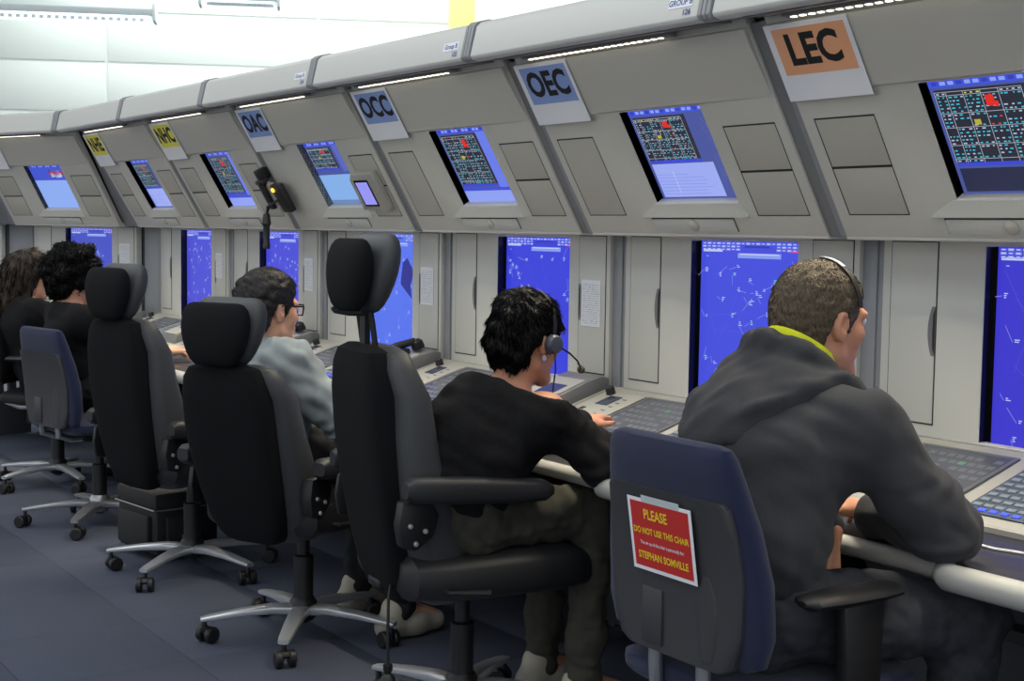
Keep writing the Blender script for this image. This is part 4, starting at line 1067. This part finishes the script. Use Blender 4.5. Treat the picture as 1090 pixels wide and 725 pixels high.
obj('cable', MB().tube([np.array(Lh(*p))-oH for p in ((.108, .01, -.03), (.112, .015, -.07), (.106, .02, -.13), (.10, .03, -.19), (.10, .06, -.25))], .0022, 6), 'wire', hs)
er = tag(link('earring', MB().lathe([(.006, -.001), (.0075, -.001), (.0075, .001), (.006, .001)], 14, tuple(Lh(.083, -.004, -.043)), Rx @ Matrix.Rotation(R(90), 3, 'Y')).mesh('earring'), 'chrome'), 'small silver hoop earring below the ear cup of the woman in black', 'earring')

# man with glasses
def collar_fn(F, P, rx, Rb):
    n = P['neckb']
    for i in range(12):
        a, b = 2*math.pi*i/12, 2*math.pi*(i+1)/12
        F.cone(n+[.064*math.cos(a), .064*math.sin(a), .022-.012*math.sin(a)], n+[.064*math.cos(b), .064*math.sin(b), .022-.012*math.sin(b)], .013, .013, .012)
gm, Lh, Rm, P, top, loc = person('man with black glasses in a light grey shirt', dict(
    heading=R(8), headrot=(R(8), R(-3), 0), pelvis=(-1.63, -.93, .57), mid=(-1.645, -.985, .69), chest=(-1.655, -.995, .81), neckb=(-1.66, -.985, .935), head=(-1.675, -.965, 1.062),
    shR=(-1.485, -.975, .885), shL=(-1.825, -.96, .885), elR=(-1.37, -.79, .69), elL=(-1.90, -.78, .70), wrR=(-1.565, -.555, .752), wrL=(-1.86, -.54, .755),
    handR=((-.5, .85, .0), (0, 0, 1), .5), handL=((.1, 1, 0), (0, 0, 1), .4),
    hipR=(-1.54, -.91, .57), hipL=(-1.72, -.91, .57), knR=(-1.42, -.56, .575), knL=(-1.78, -.55, .575), anR=(-1.38, -.64, .10), anL=(-1.74, -.60, .10)),
    dict(s=1.0, w=1.0, top='grey_shirt', topname='shirt', legs='dark_trousers', loose=.020, fold=.0115, top_extra=collar_fn, collar=.05, h=.0065, seed=12, skin='skin_pale',
         hair=(SHORT, .014, .005, .0022, 180, 3, (1, .4, 1)), hairmat='hair_dark', shoe='shoe_light'))
gl = thing('glasses', 'black rectangular glasses on the man in the grey shirt', 'glasses', tuple(P['head']))
oH = np.array(P['head']); G = lambda x, y, z: np.array(Lh(x, y, z))-oH
for q in (-1, 1):
    obj('temple_arm', MB().tube([G(q*.080, -.012, .008), G(q*.080, .0, .017), G(q*.068, .086, .016)], .0026, 8), 'black_gloss', gl)
    rim = [(.012, .021), (.060, .022), (.064, .012), (.058, -.012), (.018, -.014), (.010, .0), (.012, .021)]
    obj('rim', MB().tube([G(q*a, .100-abs(a)*.16, b) for a, b in rim], .0026, 8), 'black_gloss', gl)
obj('bridge', MB().tube([G(-.012, .099, .012), G(0, .104, .015), G(.012, .099, .012)], .0026, 8), 'black_gloss', gl)

# woman with curly black hair
cw, Lh, Rm, P, top, loc = person('woman with short curly black hair in a black top', dict(
    heading=R(2), headrot=(R(2), R(-10), 0), pelvis=(-3.74, -.90, .585), mid=(-3.75, -.955, .71), chest=(-3.765, -.985, .84), neckb=(-3.775, -1.00, .975), head=(-3.79, -.965, 1.095),
    shR=(-3.60, -.985, .915), shL=(-3.94, -.985, .915), elR=(-3.53, -.79, .71), elL=(-4.02, -.78, .72), wrR=(-3.66, -.60, .752), wrL=(-3.86, -.55, .752),
    handR=((-.25, .95, .0), (0, 0, 1), .5), handL=((.2, 1, 0), (0, 0, 1), .5),
    hipR=(-3.65, -.88, .58), hipL=(-3.84, -.88, .58), knR=(-3.60, -.54, .575), knL=(-3.86, -.54, .575), anR=(-3.62, -.50, .10), anL=(-3.86, -.50, .10)),
    dict(s=.96, w=.96, top='black_top', topname='top', legs='dark_trousers', loose=.008, fold=.003, collar=-.012, h=.007, seed=15, skin='skin_pale',
         hair=(CURLY, .033, .006, .010, 75, 8), hairmat='hair_black', neck=.86))
# woman with long brown hair
def drape(F, L, Rm):
    F.cone(L(0, -.07, .0), L(.0, -.085, -.21), .085, .055, .04); F.cone(L(.05, -.03, -.02), L(.065, -.02, -.20), .045, .025, .03); F.cone(L(-.05, -.03, -.02), L(-.065, -.02, -.20), .045, .025, .03)
bw, Lh, Rm, P, top, loc = person('woman with long brown hair in a black top, at the far left edge', dict(
    heading=R(0), headrot=(R(-6), R(-8), 0), pelvis=(-4.66, -.87, .585), mid=(-4.67, -.92, .71), chest=(-4.68, -.955, .82), neckb=(-4.70, -.945, .95), head=(-4.71, -.91, 1.07),
    shR=(-4.53, -.93, .90), shL=(-4.87, -.93, .90), elR=(-4.46, -.74, .71), elL=(-4.94, -.74, .71), wrR=(-4.58, -.55, .752), wrL=(-4.80, -.53, .752),
    handR=((-.2, .95, .0), (0, 0, 1), .5), handL=((.2, 1, 0), (0, 0, 1), .5),
    hipR=(-4.57, -.85, .58), hipL=(-4.75, -.85, .58), knR=(-4.52, -.5, .575), knL=(-4.78, -.5, .575), anR=(-4.54, -.46, .10), anL=(-4.78, -.46, .10)),
    dict(s=.96, w=.96, top='black_top', topname='top', legs='dark_trousers', loose=.008, fold=.003, collar=.0, h=.007, seed=17, skin='skin_pale',
         hair=(LONG, .014, .006, .003, 110, 9, (1, 1, .15), drape), hairmat='hair_brown', neck=.86))
